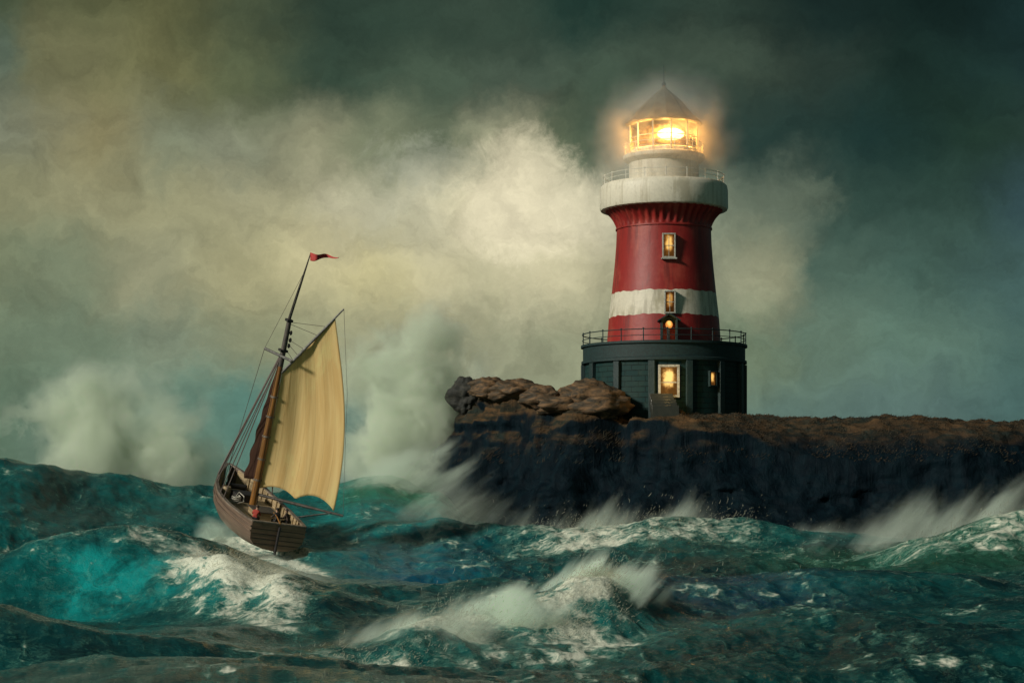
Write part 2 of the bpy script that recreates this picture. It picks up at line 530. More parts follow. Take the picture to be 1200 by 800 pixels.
# the shoulder droops towards the edge
dist_in = np.hypot(OX[tt] - X, OY[tt] - Y)
edge_drop = table(X, [(-8, 1.0), (6, 1.3), (16, 2.0), (30, 3.4), (120, 3.6)])
Z = Z - edge_drop * np.clip(1 - dist_in / 9.0, 0, 1) ** 1.8
zedge = Z[119:120, :]
cl = out
fall = cl ** 0.72
Z = np.where(rr > 1.0, zedge[0][tt] * (1 - fall) - 5.0 * fall, Z)
spread = 14.0 * (0.55 * cl + 0.45 * cl ** 2.2)
spread = spread * (1 + 0.55 * np.clip(-nx_[tt], 0, 1))
X = X + np.where(rr > 1.0, nx_[tt] * spread, 0); Y = Y + np.where(rr > 1.0, ny_[tt] * spread, 0)
# gullies and ledges on the cliff
amp = sstep(0.94, 1.06, rr) * 1.0
gul = 1.25 * fbm(X * 0.17, Y * 0.17, Z * 0.05, 5, 0.55, 31) + 0.5 * np.abs(fbm(X * 0.5, Y * 0.5, Z * 0.14, 4, 0.55, 35))
led = 0.35 * fbm(X * 0.3, Y * 0.3, Z * 0.9, 4, 0.6, 41)
X = X + nx_[tt] * (gul + led) * amp; Y = Y + ny_[tt] * (gul + led) * amp
Z = Z + (0.12 * fbm(X * 1.6, Y * 1.6, Z * 1.6, 3, 0.5, 51))
hv = np.stack([X, Y, Z], -1).reshape(-1, 3)
def headland_mat():
    m, t = material('headland_rock_and_turf')
    geo = t.new('ShaderNodeNewGeometry')
    pos = geo.outputs['Position']; nz = t.xyz(geo.outputs['Normal'])[2]
    pz = t.xyz(pos)[2]
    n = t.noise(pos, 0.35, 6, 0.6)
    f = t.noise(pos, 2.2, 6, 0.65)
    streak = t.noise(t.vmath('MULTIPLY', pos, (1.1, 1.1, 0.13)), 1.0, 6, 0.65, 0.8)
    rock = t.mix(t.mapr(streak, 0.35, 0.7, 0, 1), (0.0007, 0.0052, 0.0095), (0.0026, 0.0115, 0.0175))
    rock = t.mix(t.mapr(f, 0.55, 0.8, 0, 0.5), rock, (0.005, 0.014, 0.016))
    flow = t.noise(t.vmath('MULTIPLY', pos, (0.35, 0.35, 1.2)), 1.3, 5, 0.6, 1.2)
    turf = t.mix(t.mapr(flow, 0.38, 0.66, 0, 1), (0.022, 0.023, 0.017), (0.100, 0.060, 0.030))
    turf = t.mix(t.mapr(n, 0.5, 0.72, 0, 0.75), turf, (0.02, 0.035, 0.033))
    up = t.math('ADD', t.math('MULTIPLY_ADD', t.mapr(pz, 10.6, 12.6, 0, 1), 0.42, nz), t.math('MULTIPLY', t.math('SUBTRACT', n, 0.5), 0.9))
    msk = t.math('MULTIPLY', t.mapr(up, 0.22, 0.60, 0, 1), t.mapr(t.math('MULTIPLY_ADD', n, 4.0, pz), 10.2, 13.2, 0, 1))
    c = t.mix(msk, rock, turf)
    h = t.math('ADD', t.math('MULTIPLY', f, 0.5), streak)
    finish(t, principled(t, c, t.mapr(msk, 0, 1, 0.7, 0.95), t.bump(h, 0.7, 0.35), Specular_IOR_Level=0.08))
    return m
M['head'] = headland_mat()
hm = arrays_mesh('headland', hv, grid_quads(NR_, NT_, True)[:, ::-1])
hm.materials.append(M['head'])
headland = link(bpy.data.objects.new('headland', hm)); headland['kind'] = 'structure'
from mathutils.bvhtree import BVHTree
_top_ok = None
def head_bvh():
    global _top_ok
    if _top_ok is None:
        _top_ok = BVHTree.FromPolygons([tuple(v) for v in hv], [tuple(q) for q in grid_quads(NR_, NT_, True)])
    return _top_ok
def ground_z(x, y):
    h = head_bvh().ray_cast(Vector((x, y, 60)), Vector((0, 0, -1)))
    return h[0].z if h[0] else None

# ================================================================== SEA
tcol = np.concatenate([np.linspace(-0.95, -0.31, 90), np.linspace(-0.308, 0.308, 1000), np.linspace(0.31, 0.95, 90)])
yrow = np.concatenate([np.linspace(14, 52, 50), np.linspace(52.4, 112, 330), np.linspace(112.3, 172, 260), np.linspace(173, 260, 70), np.geomspace(264, 12000, 60)])
T, YY = np.meshgrid(tcol, yrow)
XX = T * YY
WX0, WY0 = XX.copy(), YY.copy()
Zs = np.zeros_like(XX)
# wind sea: directional waves with pinched crests
wr = np.random.default_rng(3)
DX = np.zeros_like(XX); DY = np.zeros_like(XX)
fade = 1.0 - sstep(200, 900, YY) * 0.85
for i in range(46):
    L = 2.2 * (1.115 ** i) if i < 30 else wr.uniform(6, 34)
    k = 2 * np.pi / L
    ang = math.radians(-62 + wr.normal(0, 34))           # runs from the left, towards the camera
    a = 0.0125 * L * (0.5 if L > 16 else 0.62 if L > 8 else 0.36) * wr.uniform(0.6, 1.1)
    ph = wr.uniform(0, 6.28)
    dx_, dy_ = math.cos(ang), math.sin(ang)
    wl = 0.9 * fbm(XX * 0.02, YY * 0.02, i * 3.1, 2, 0.5, 61)
    arg = k * (dx_ * XX + dy_ * YY) + ph + wl * 2.0
    if L < 5:
        vis = 1 - sstep(90 * L / 2.2, 170 * L / 2.2, YY)
    else:
        vis = 1.0
    Zs += a * np.cos(arg) * fade * vis
    DX -= a * dx_ * np.sin(arg) * 0.6 * vis; DY -= a * dy_ * np.sin(arg) * 0.6 * vis
ripple = 0.05 * fbm(XX * 1.1 + YY * 0.3, YY * 0.7, 0, 4, 0.55, 71) + 0.10 * fbm(XX * 0.28, YY * 0.2, 2, 3, 0.5, 75)
Zs += ripple * fade
chop = np.abs(fbm(XX * 0.42 + YY * 0.12, YY * 0.26 - XX * 0.06, 5.0, 4, 0.55, 301))
Zs += (0.20 * (0.55 - chop)) * (1 - sstep(150, 260, YY)) * (0.6 + 0.4 * sstep(430, 560, 600 + FPX * XX / YY)) * (1 - 0.5 * (YY < 84) * (XX < -8))
foam = np.zeros_like(XX); lit_teal = np.zeros_like(XX); green = np.zeros_like(XX)
lean = np.zeros_like(XX)
def ridge(yc, amp, wf, wb, leanamt=0.0):
    """a wave crest: yc and amp are tables over bearing px"""
    global Zs, lean
    y0 = np.mean([p[1] for p in yc])
    px = 600 + FPX * XX / y0
    c = table(px, yc) + 0.9 * fbm(XX * 0.13, 0.0, y0, 3, 0.5, 81)
    A = table(px, amp)
    d = YY - c
    sh = np.where(d < 0, np.exp(-(d / wf) ** 2), np.exp(-(d / wb) ** 2))
    Zs = Zs + A * sh
    lean = lean + leanamt * A * sh ** 3
    return px, d, sh, A
# A: the big swell behind the boat, rising to the left edge and to the green crest by the headland
pxA, dA, shA, AA = ridge([(-400, 146), (0, 148), (220, 152), (460, 156), (600, 150), (1200, 150)],
    [(-700, 4), (-300, 7.6), (0, 8.3), (60, 7.6), (130, 6.1), (220, 4.9), (300, 4.6), (380, 5.0), (450, 6.4), (510, 5.4), (560, 3.0), (640, 1.0), (1300, 0.3)], 20, 18, 0.22)
# B: breaking wave at lower left
pxB, dB, shB, AB = ridge([(-300, 98), (60, 96), (200, 95), (300, 90), (420, 84), (600, 80)],
    [(-400, 0.8), (-100, 1.5), (60, 2.7), (180, 3.1), (260, 2.9), (330, 1.9), (400, 0.8), (480, 0.0), (1300, 0)], 6.0, 13, 0.5)
ridge([(-300, 84), (1300, 84)], [(-400, -0.9), (0, -1.5), (260, -1.6), (400, -0.9), (520, 0), (1300, 0)], 7, 6)
# C: breaking wave at bottom centre, its crest rises to the right
pxC, dC, shC, AC = ridge([(300, 68), (450, 71), (600, 77), (700, 80), (780, 84), (900, 88)],
    [(300, 0), (420, 0.7), (520, 1.3), (620, 1.7), (700, 2.2), (760, 1.6), (840, 0.5), (1000, 0)], 4.8, 9, 0.5)
ridge([(300, 66), (1300, 70)], [(300, 0), (480, -0.9), (700, -1.1), (900, -0.7), (1100, 0)], 9, 5)
# D: swell at the right, climbing to the right edge
pxD, dD, shD, AD = ridge([(700, 124), (900, 120), (1100, 118), (1250, 118), (1600, 118)],
    [(700, 0), (820, 0.6), (900, 1.0), (1000, 1.6), (1080, 2.8), (1150, 3.8), (1250, 4.6), (1500, 4.0), (1900, 1)], 11, 12, 0.25)
# E: surge at the foot of the cliff
pxE, dE, shE, AE = ridge([(480, 138), (640, 134), (800, 133), (1000, 134)],
    [(480, 0), (570, 0.7), (650, 1.6), (740, 1.8), (800, 1.9), (860, 1.6), (940, 0.6), (1100, 0)], 9, 6, 0.2)
# F: long dark swell across the right foreground
pxF, dF, shF, AF = ridge([(600, 90), (850, 96), (1200, 90)], [(620, 0), (800, 0.4), (1000, 0.8), (1200, 1.0), (1500, 1)], 14, 13, 0.1)
pxG, dG, shG, AG = ridge([(-200, 70), (200, 72), (420, 70)], [(-400, 0.8), (0, 1.3), (220, 0.9), (360, 0.1), (700, 0)], 15, 8, 0.1)

FO = [(fbm(XX * 0.35, YY * 0.22, 1.0, 5, 0.6, 91)), (fbm(XX * 1.2, YY * 0.9, 4.0, 4, 0.6, 95))]
rag = 0.6 * FO[0] + 0.3 * FO[1]
def band(px, d, pts, d0, d1, soft=2.0):
    """foam between d0 (in front of the crest) and d1 (behind), strength over bearing px"""
    return table(px, pts) * sstep(d0 - soft, d0 + soft, d) * (1 - sstep(d1 - soft * 0.6, d1 + soft * 0.6, d))
foam = np.maximum(foam, band(pxB, dB, [(-200, .1), (40, .35), (100, .55), (180, 1.1), (280, 1.3), (350, 1.2), (410, .7), (470, 0)], -5.0, 3.0, 2.4)
                  * (1 - 0.95 * np.exp(-(((pxB - 110) / 75) ** 2)) * (dB < -0.6)))
foam = np.maximum(foam, band(pxB, dB, [(130, 0), (210, .75), (300, 1.1), (370, 1.0), (430, .4), (480, 0)], -10.0, -1.0, 2.6))
foam = np.maximum(foam, band(pxB, dB, [(150, .0), (230, .55), (330, .5), (420, .1)], 0, 10.0, 2.6))
foam = np.maximum(foam, band(pxC, dC, [(360, .3), (430, .8), (560, .9), (640, 1.0), (700, 1.3), (745, 1.1), (790, .3), (850, 0)], -3.2, 1.6, 1.7))
foam = np.maximum(foam, band(pxC, dC, [(280, .4), (400, .95), (500, 1.0), (600, .95), (720, .8), (800, .2)], -11, 0, 2.8))
foam = np.maximum(foam, band(pxD, dD, [(780, 0), (850, .45), (960, .5), (1060, .75), (1150, .85), (1250, .7)], -9, 2.5, 3.0))
foam = np.maximum(foam, band(pxE, dE, [(520, 0), (600, .65), (680, .95), (780, .8), (850, .75), (930, .35), (1000, .1)], -9, 8, 3.0))
foam = np.maximum(foam, band(pxA, dA, [(-300, .3), (0, .18), (90, .35), (160, .55), (240, .5), (330, .35), (410, .55), (470, .8), (540, .65), (620, .2)], -7, 4, 3.0))
foam = np.where(YY < 112, foam * np.clip(0.95 + 0.42 * rag, 0.4, 1.25), foam)
foam = np.maximum(foam, 0.40 * sstep(0.2, 1.0, rag) + 0.36 + 0.24 * sstep(0.16, 0.0, chop))
# turquoise painted into the water for light shining through thin wave faces
lit_teal = np.maximum(lit_teal, band(pxB, dB, [(-100, .05), (30, .15), (90, 1.0), (170, 1.05), (230, .6), (400, .05)], -7.0, -1.2, 2.2))
lit_teal = np.maximum(lit_teal, 0.85 * band(pxA, dA, [(200, .15), (330, .45), (430, .8), (520, .8), (580, .3), (640, 0)], -24, 3, 6))
lit_teal = np.maximum(lit_teal, 0.5 * band(pxC, dC, [(420, .2), (560, .8), (720, .9), (800, .3), (860, 0)], -6, 6, 2.5))
lit_teal = np.maximum(lit_teal, 0.22 * band(pxA, dA, [(-300, .4), (100, .6), (260, .8), (300, .4)], -26, 4, 6))
lit_teal = np.maximum(lit_teal, 0.42 * (1 - sstep(380, 760, 600 + FPX * XX / YY)) * sstep(70, 100, YY) * np.clip(0.6 + 0.8 * rag, 0, 1))  # brighter left and middle sea put into the colour, right stays as if shaded
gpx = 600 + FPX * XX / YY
lit_teal = np.maximum(lit_teal, 0.75 * np.exp(-((gpx - 440) / 120) ** 2 - ((YY - 122) / 18) ** 2) * np.clip(0.85 + 0.5 * rag, 0.2, 1))
lit_teal = np.maximum(lit_teal, 0.85 * np.exp(-((gpx - 380) / 80) ** 2 - ((YY - 140) / 9) ** 2))
green = band(pxA, dA, [(380, .0), (430, .8), (480, 1.0), (530, .6), (580, 0)], -9, 5, 3)
green = np.maximum(green, 0.45 * band(pxD, dD, [(820, 0), (950, .7), (1150, 1), (1300, .8)], -12, 4, 4))
# blue depth under the headland's left foot
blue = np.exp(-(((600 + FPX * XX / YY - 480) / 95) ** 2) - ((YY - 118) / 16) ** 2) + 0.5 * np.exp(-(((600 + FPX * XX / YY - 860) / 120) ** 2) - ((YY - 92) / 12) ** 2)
# boat wake and bow wave, laid out in the boat's own plan
BX, BY = P(295, 597, 130).x, 130.0
fdir = np.array([-0.392, 0.92]); sdir = np.array([0.92, 0.392])
la = (XX - BX) * fdir[0] + (YY - BY) * fdir[1]; ls = (XX - BX) * sdir[0] + (YY - BY) * sdir[1]
hullw = np.where(la > -6.6, 2.3 * np.sqrt(np.clip(1 - (np.clip(la, 0, 8) / 7.6) ** 2, 0, 1)), 2.0)
sided = np.abs(ls) - hullw
wake = np.exp(-np.clip(sided, 0, 9) / np.where(ls < 0, 1.6, 0.8)) * sstep(-7.5, -5.5, la) * (1 - sstep(6.8, 9.0, la))
wakeL = np.exp(-((ls + 3.4 + np.clip(-la, 0, 20) * 0.1) / 1.6) ** 2) * sstep(-11, -6, la) * (1 - sstep(6, 9, la)) * 1.15
trail = np.exp(-((ls - 0.4 - 0.10 * (-la - 7)) / 1.5) ** 2) * (la < -5.2) * (1 - sstep(14, 30, -la)) * 1.05
foam = np.maximum(foam, np.maximum(wake * 0.95, np.maximum(wakeL, trail)))
Zs += 0.35 * wake * (sided > -0.3)
# calm the heave just under the hull and at the cliffs
inside = (sided < 0.2) & (la > -6.9) & (la < 7.2)
# foot of the cliff: foam where the sea meets the rock
hx = np.clip((np.abs((XX - HXC) / (HA + 9)) ** nexp + np.abs((YY - HYC) / (HB + 9)) ** nexp) ** (1 / nexp), 0, 3)
foam = np.maximum(foam, 0.75 * (1 - sstep(1.0, 1.09, hx)) * (YY < 190) * (0.6 + 0.5 * rag))
foam = foam * (1 - 0.8 * sstep(180, 500, YY)) + 0.0
Zs = np.where(YY > 190, Zs * (1 - 0.55 * sstep(190, 400, YY)), Zs)
Xs = XX + DX * (1 - sstep(250, 600, YY)); Ys = YY + DY * (1 - sstep(250, 600, YY)) - lean
sv_ = np.stack([Xs, Ys, Zs], -1).reshape(-1, 3)
sea_me = arrays_mesh('sea', sv_, grid_quads(len(yrow), len(tcol)))
for nm, arr in (('foam', foam), ('lit_teal', lit_teal), ('green', green), ('blue', blue)):
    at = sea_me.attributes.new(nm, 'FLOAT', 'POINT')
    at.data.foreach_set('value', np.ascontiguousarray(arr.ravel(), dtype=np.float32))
def sea_mat():
    m, t = material('sea_water')
    def att(n):
        a = t.new('ShaderNodeAttribute'); a.attribute_name = n
        return a.outputs['Fac']
    pos = t.new('ShaderNodeNewGeometry').outputs['Position']
    fo, ae, gr, bl = att('foam'), att('lit_teal'), att('green'), att('blue')
    big = t.noise(t.vmath('MULTIPLY', pos, (0.5, 0.5, 0.9)), 0.22, 5, 0.6, 0.8)
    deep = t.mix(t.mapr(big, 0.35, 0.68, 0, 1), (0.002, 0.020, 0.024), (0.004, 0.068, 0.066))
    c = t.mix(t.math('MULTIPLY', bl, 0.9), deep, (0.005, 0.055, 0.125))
    teal_n = t.math('MULTIPLY', ae, t.mapr(t.noise(pos, 0.5, 5, 0.65, 0.6), 0.32, 0.66, 0.2, 1.15), clamp=True)
    c = t.mix(t.math('MULTIPLY', teal_n, t.math('MULTIPLY_ADD', bl, -0.6, 1.0)), c, (0.006, 0.25, 0.245))  # light through the waves, mixed into the base colour as teal
    c = t.mix(t.math('MULTIPLY', gr, 0.75), c, (0.035, 0.14, 0.055))
    # lacy foam, drawn out along the wind and down the faces
    warp = t.vmath('ADD', pos, t.vmath('SCALE', t.vmath('SUBTRACT', t.noise(pos, 0.6, 4, 0.6, color=True), (0.5, 0.5, 0.5)), 2.2))
    wx_, wy_, wz_ = t.xyz(warp)
    side = t.mapr(t.xyz(pos)[0], -9.0, -3.0, 0, 1)            # seas run down to the right on the left of the bay, up to the right elsewhere
    def slanted(sa, sp, scale, det, ro, di):
        outs = []
        for ang in (-28, 36):
            ca, sn_ = math.cos(R(ang)), math.sin(R(ang))
            al = t.vmath('DOT_PRODUCT', warp, (ca, 0.10, sn_)); pe = t.vmath('DOT_PRODUCT', warp, (-sn_, 0.0, ca))
            outs.append(t.noise(t.comb(t.math('MULTIPLY', al, sa), t.math('MULTIPLY', wy_, 0.8), t.math('MULTIPLY', pe, sp)), scale, det, ro, di))
        return t.math('ADD', t.math('MULTIPLY', outs[0], t.math('SUBTRACT', 1.0, side)), t.math('MULTIPLY', outs[1], side))
    s1 = slanted(0.36, 1.5, 0.8, 8, 0.68, 0.6)
    s2 = slanted(0.28, 2.0, 2.2, 6, 0.65, 0.5)
    pat = t.math('ADD', t.math('MULTIPLY', s1, 0.62), t.math('MULTIPLY', s2, 0.38))
    lev = t.math('MULTIPLY_ADD', fo, -0.46, 0.80)
    msk = t.mapr(t.math('SUBTRACT', pat, lev), -0.09, 0.20, 0, 1)
    vein = t.mapr(t.math('ABSOLUTE', t.math('SUBTRACT', s1, 0.5)), 0.0, 0.035, 1, 0)
    msk = t.math('MAXIMUM', msk, t.math('MULTIPLY', vein, t.mapr(fo, 0.15, 0.6, 0.0, 0.35)), clamp=True)
    fc = t.mix(t.mapr(msk, 0.3, 1.0, 0, 1), (0.10, 0.30, 0.23), (0.74, 0.77, 0.64))
    c2 = t.mix(t.math('MULTIPLY', msk, 0.92), c, fc)
    w1 = slanted(0.4, 1.9, 1.1, 7, 0.68, 0.5)
    w2 = slanted(0.6, 1.9, 4.0, 5, 0.65, 0.3)
    h = t.math('ADD', t.math('ADD', t.math('MULTIPLY', w1, 0.8), t.math('MULTIPLY', w2, 0.22)), t.math('MULTIPLY', msk, 0.25))
    rough = t.mapr(msk, 0, 1, 0.10, 0.7, False)
    p = principled(t, c2, rough, t.bump(h, 0.58, 0.25), IOR=1.33, Specular_IOR_Level=0.22)
    finish(t, p)
    return m
M['sea'] = sea_mat()
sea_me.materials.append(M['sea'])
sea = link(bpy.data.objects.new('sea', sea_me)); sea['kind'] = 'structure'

# ================================================================== LIGHTHOUSE
LZ = 11.7
def zl(py): return EYE + (HY - py) * LY / FPX - LZ
LH = empty('lighthouse', (LX, LY, LZ))
tag(LH, 'red and white striped lighthouse with glowing lantern on the dark headland', 'lighthouse')
SHAFT = [(5.9, 4.93), (8.44, 4.74), (10.5, 4.50), (13.0, 4.24), (14.8, 4.10), (16.0, 4.06)]
def rs(z): return float(np.interp(z, [p[0] for p in SHAFT], [p[1] for p in SHAFT]))
def band_part(name, z0, z1, mat):
    zs = np.linspace(z0, z1, 9)
    b = MB().lathe([(rs(z), z) for z in zs], 192)
    for v in b.v:                      # hand-painted edges are never quite level
        a = math.atan2(v.y, v.x)
        wob = 0.035 * math.sin(a * 9 + v.z * 3) + 0.03 * math.sin(a * 23 + v.z * 5) + 0.02 * math.sin(a * 41 + v.z)
        if abs(v.z - z0) < 1e-4 or abs(v.z - z1) < 1e-4:
            v.z += wob
    return b.build(name, mat, LH)
MB().lathe([(6.95, -2.5), (6.88, 0.5), (6.80, 4.45)], 96).build('base_drum', M['masonry'], LH)
g = MB().lathe([(6.78, 4.40), (7.12, 4.46), (7.12, 4.68), (6.98, 4.74), (6.98, 5.80), (7.16, 5.86), (7.16, 6.06), (4.8, 6.10)], 96)
gal = g.build('gallery_deck', M['iron'], LH)
for k in range(14):
    a = 2 * math.pi * k / 14
    rot = Matrix.Rotation(a, 3, 'Z')
    MB().box(rot @ Vector((6.98, 0, 1.9)), (0.34, 0.55, 5.0), rot).build('pilaster', M['stone'], LH, bevel=0.03)
def railing(name, r, z0, z1, n, tr, mat, mid=True, post=0.045):
    ring = [Vector((r * math.cos(2 * math.pi * k / 72), r * math.sin(2 * math.pi * k / 72), z1)) for k in range(72)]
    b = MB().tube(ring, tr, 6, closed=True)
    if mid:
        for q in ((0.5,) if mid is True else mid):
            b.tube([Vector((p.x, p.y, z0 + (z1 - z0) * q)) for p in ring], tr * 0.7, 6, closed=True)
    o = b.build(name, mat, LH)
    me = None
    for k in range(n):
        a = 2 * math.pi * (k + 0.37) / n
        pb = MB().tube([(r * math.cos(a), r * math.sin(a), z0 - 0.05), (r * math.cos(a), r * math.sin(a), z1 + 0.06)], post, 6)
        pb.sphere((r * math.cos(a), r * math.sin(a), z1 + 0.06), post * 1.5, 8)
        pb.build('post', mat, o)
    return o
railing('lower_railing', 7.02, 6.08, 7.0, 22, 0.045, M['iron'], (0.45,), 0.05)
band_part('lower_red_band', 5.95, zl(373), M['red'])
band_part('white_band', zl(373), zl(345), M['white'])
band_part('upper_red_band', zl(345), 16.05, M['red'])
MB().lathe([(4.05, 15.98), (4.16, 16.02), (4.16, 16.14), (4.07, 16.18)], 96).build('collar_moulding', M['red'], LH)
def flute(gam, r, z):
    return r + 0.09 * math.sin(gam * 44) * np.clip((z - 16.1) / 0.5, 0, 1)
MB().lathe([(4.06 + 1.0 * q ** 2.0, 16.1 + 1.6 * q) for q in np.linspace(0, 1, 9)], 352, rfun=flute).build('fluted_corbel', M['red'], LH)
MB().lathe([(4.9, 17.66), (5.44, 17.70), (5.52, 17.85), (5.50, 19.35), (5.42, 19.72), (5.28, 19.86), (5.10, 19.86), (5.06, 19.60), (2.9, 19.55)], 96).build('upper_gallery', M['gallery_white'], LH)
railing('upper_railing', 5.18, 19.86, 20.62, 18, 0.03, M['white_clean'], (0.5,), 0.035)
MB().lathe([(3.06, 19.5), (3.06, 20.05), (3.0, 20.1), (3.0, 21.75), (3.12, 21.85), (3.45, 22.05), (3.5, 22.12), (3.5, 22.42), (3.40, 22.46), (2.5, 22.46)], 72).build('lantern_base', M['gallery_white'], LH)
railing('lantern_railing', 3.42, 22.46, 23.3, 12, 0.03, M['white_clean'], (0.5,), 0.035)
NS = 12
MB().lathe([(2.98, 22.46), (2.98, 22.85), (2.9, 22.9)], NS).build('lantern_sill', M['white_clean'], LH, sharp=20)
gl = MB()
cor = [Vector((2.95 * math.cos(2 * math.pi * k / NS + 0.13), 2.95 * math.sin(2 * math.pi * k / NS + 0.13), 0)) for k in range(NS)]
for k in range(NS):
    a, b = cor[k], cor[(k + 1) % NS]
    n_ = len(gl.v)
    gl.add([a + Vector((0, 0, 22.85)), b + Vector((0, 0, 22.85)), b + Vector((0, 0, 25.0)), a + Vector((0, 0, 25.0))], [(0, 1, 2, 3)])
gl.build('lantern_glazing', M['glass'], LH)
for k in range(NS):
    a, b = cor[k], cor[(k + 1) % NS]
    mb = MB().tube([a * 1.01 + Vector((0, 0, 22.46)), a * 1.01 + Vector((0, 0, 25.1))], 0.075, 8)
    mb.tube([a + Vector((0, 0, 23.9)), b + Vector((0, 0, 23.9))], 0.04, 6)
    mb.build('glazing_bar', M['frame'] if k != 7 else M['white_clean'], LH)
lens = MB().lathe([(0.6, 22.5), (0.7, 22.9), (1.75, 22.95), (2.05, 23.4), (2.15, 23.95), (2.05, 24.45), (1.75, 24.88), (0.5, 24.95), (0.0, 24.96)], 24).build('fresnel_lens', M['amber'], LH)
for ax, rr_ in ((0.42, 0.62),):
    MB().sphere((ax, -math.sqrt(2.1 ** 2 - ax * ax) - 0.02, 23.95), rr_, 16, (1.9, 0.6, 0.85)).build('bulls_eye', M['lamp'], lens)
MB().lathe([(2.85, 25.0), (3.10, 25.0), (3.30, 25.1), (3.34, 25.2), (3.25, 25.32), (2.85, 25.62), (2.34, 26.25), (1.74, 26.95), (1.16, 27.5), (0.68, 27.9), (0.3, 28.2), (0.16, 28.42)], 12).build('lantern_roof', M['roof'], LH, sharp=18)
MB().sphere((0, 0, 28.6), 0.2, 14).build('ventilator_ball', M['iron'], LH)
MB().tube([(0, 0, 28.7), (0, 0, 29.3), (0, 0, 30.3)], [0.06, 0.04, 0.02], 6).build('lightning_rod', M['iron'], LH)

def window(name, px, py0, py1, wpx, rfun, frame_mat=None, rail=True, fw=0.11, pane_mat=None):
    z0, z1 = zl(py1), zl(py0)
    ww = wpx * LY / FPX
    x = (px - CX) * LY / FPX - LX
    zc = (z0 + z1) / 2
    r = rfun(z0)
    a = math.asin(max(-1, min(1, x / r)))
    rot = Matrix.Rotation(a, 3, 'Z')
    def at(dx, dep, z): return rot @ Vector((dx, -r - dep, z))
    fm = frame_mat or M['frame']
    f = MB()
    for sgn in (-1, 1):
        f.box(at(sgn * (ww / 2 - fw / 2), 0.0, zc), (fw, 0.5, z1 - z0 - 2 * fw - 0.004), rot)
    f.box(at(0, 0.0, z1 - fw / 2), (ww, 0.52, fw), rot)
    f.box(at(0, 0.0, z0 + fw / 2), (ww, 0.52, fw), rot)
    if rail:
        f.box(at(0, 0.06, zc), (ww - 2 * fw - 0.01, 0.06, 0.06), rot)
        f.box(at(0, 0.055, zc), (0.05, 0.05, z1 - z0 - 2 * fw - 0.01), rot)
    o = f.build(name, fm, LH, bevel=0.012)
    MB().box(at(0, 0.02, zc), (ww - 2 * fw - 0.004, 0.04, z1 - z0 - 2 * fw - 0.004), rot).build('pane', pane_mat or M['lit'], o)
    return o, at, (z0, z1, ww)
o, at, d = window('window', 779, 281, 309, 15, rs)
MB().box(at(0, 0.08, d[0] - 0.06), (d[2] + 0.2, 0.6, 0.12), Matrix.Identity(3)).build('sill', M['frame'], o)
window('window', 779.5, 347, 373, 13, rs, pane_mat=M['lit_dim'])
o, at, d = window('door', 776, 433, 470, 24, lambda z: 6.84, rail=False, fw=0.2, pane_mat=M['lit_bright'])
MB().box(at(0, 0.05, (d[0] + d[1]) / 2 - 0.1), (d[2] - 0.5, 0.05, 0.1), Matrix.Identity(3)).build('door_rail', M['frame'], o)
window('small_window', 826, 439, 457, 11, lambda z: 6.84, M['stone'], False, 0.13)
# gabled porch with a lamp on the lower gallery
pb = MB()
yz = -rs(7) - 0.75
for sgn in (-1, 1):
    pb.box((sgn * 0.62, yz + 0.35, 6.98), (0.16, 1.1, 1.76))
    pb.box((sgn * 0.46, yz + 0.25, 8.05), (1.12, 1.35, 0.10), Matrix.Rotation(sgn * 0.55, 3, 'Y'))
pb.box((0, yz + 0.6, 7.85), (1.1, 0.1, 0.5))
po = pb.build('porch', M['iron'], LH, bevel=0.015)
MB().sphere((0, yz + 0.15, 7.45), 0.3, 14, (1, 0.8, 1.1)).build('porch_lamp', M['porchlamp'], po)
MB().tube([(0, yz + 0.15, 6.1), (0, yz + 0.15, 7.2)], 0.06, 6).build('lamp_post', M['iron'], po)
# light of the great lamp and of the porch
def lamp_light(name, loc, watts, rad, col):
    ld = bpy.data.lights.new(name, 'POINT'); ld.energy = watts; ld.color = col; ld.shadow_soft_size = rad
    lo = bpy.data.objects.new(name, ld); lo.location = loc
    link(lo, LH)
    return lo
for k in range(5):
    a = -math.pi / 2 + (k - 2) * 0.72
    lamp_light('lantern_light', (2.55 * math.cos(a), 2.55 * math.sin(a), 23.95), 260, 0.2, (1.0, 0.45, 0.09))
lamp_light('porch_light', (0, yz - 0.35, 7.45), 12, 0.15, (1.0, 0.6, 0.2))
lamp_light('door_light', ((776 - CX) * LY / FPX - LX, -8.9, 2.4), 70, 0.3, (1.0, 0.62, 0.2))

# ---- stone steps below the door
SX = (775 - CX) * 154.5 / FPX
steps = empty('stone_steps', (SX, 154.9, 12.0))
tag(steps, 'wet stone steps catching lamplight below the lit lighthouse door', 'steps')
def wet_stone():
    m, t = material('wet_step_stone')
    co = t.new('ShaderNodeTexCoord').outputs['Object']
    n = t.noise(co, 2.0, 6, 0.65)
    finish(t, principled(t, t.mix(n, (0.018, 0.022, 0.02), (0.05, 0.05, 0.04)), 0.25, t.bump(n, 0.5, 0.06)))
    return m
M['step'] = wet_stone()
for k in range(5):
    ztop = 1.28 - 0.26 * k + 0.02
    MB().box((random.uniform(-.05, .05) + 0.05 * k, -0.30 - 0.42 * k, ztop - 0.6), (1.9 + 0.08 * k, 0.415, 1.2)).build('step', M['step'], steps, bevel=0.03)

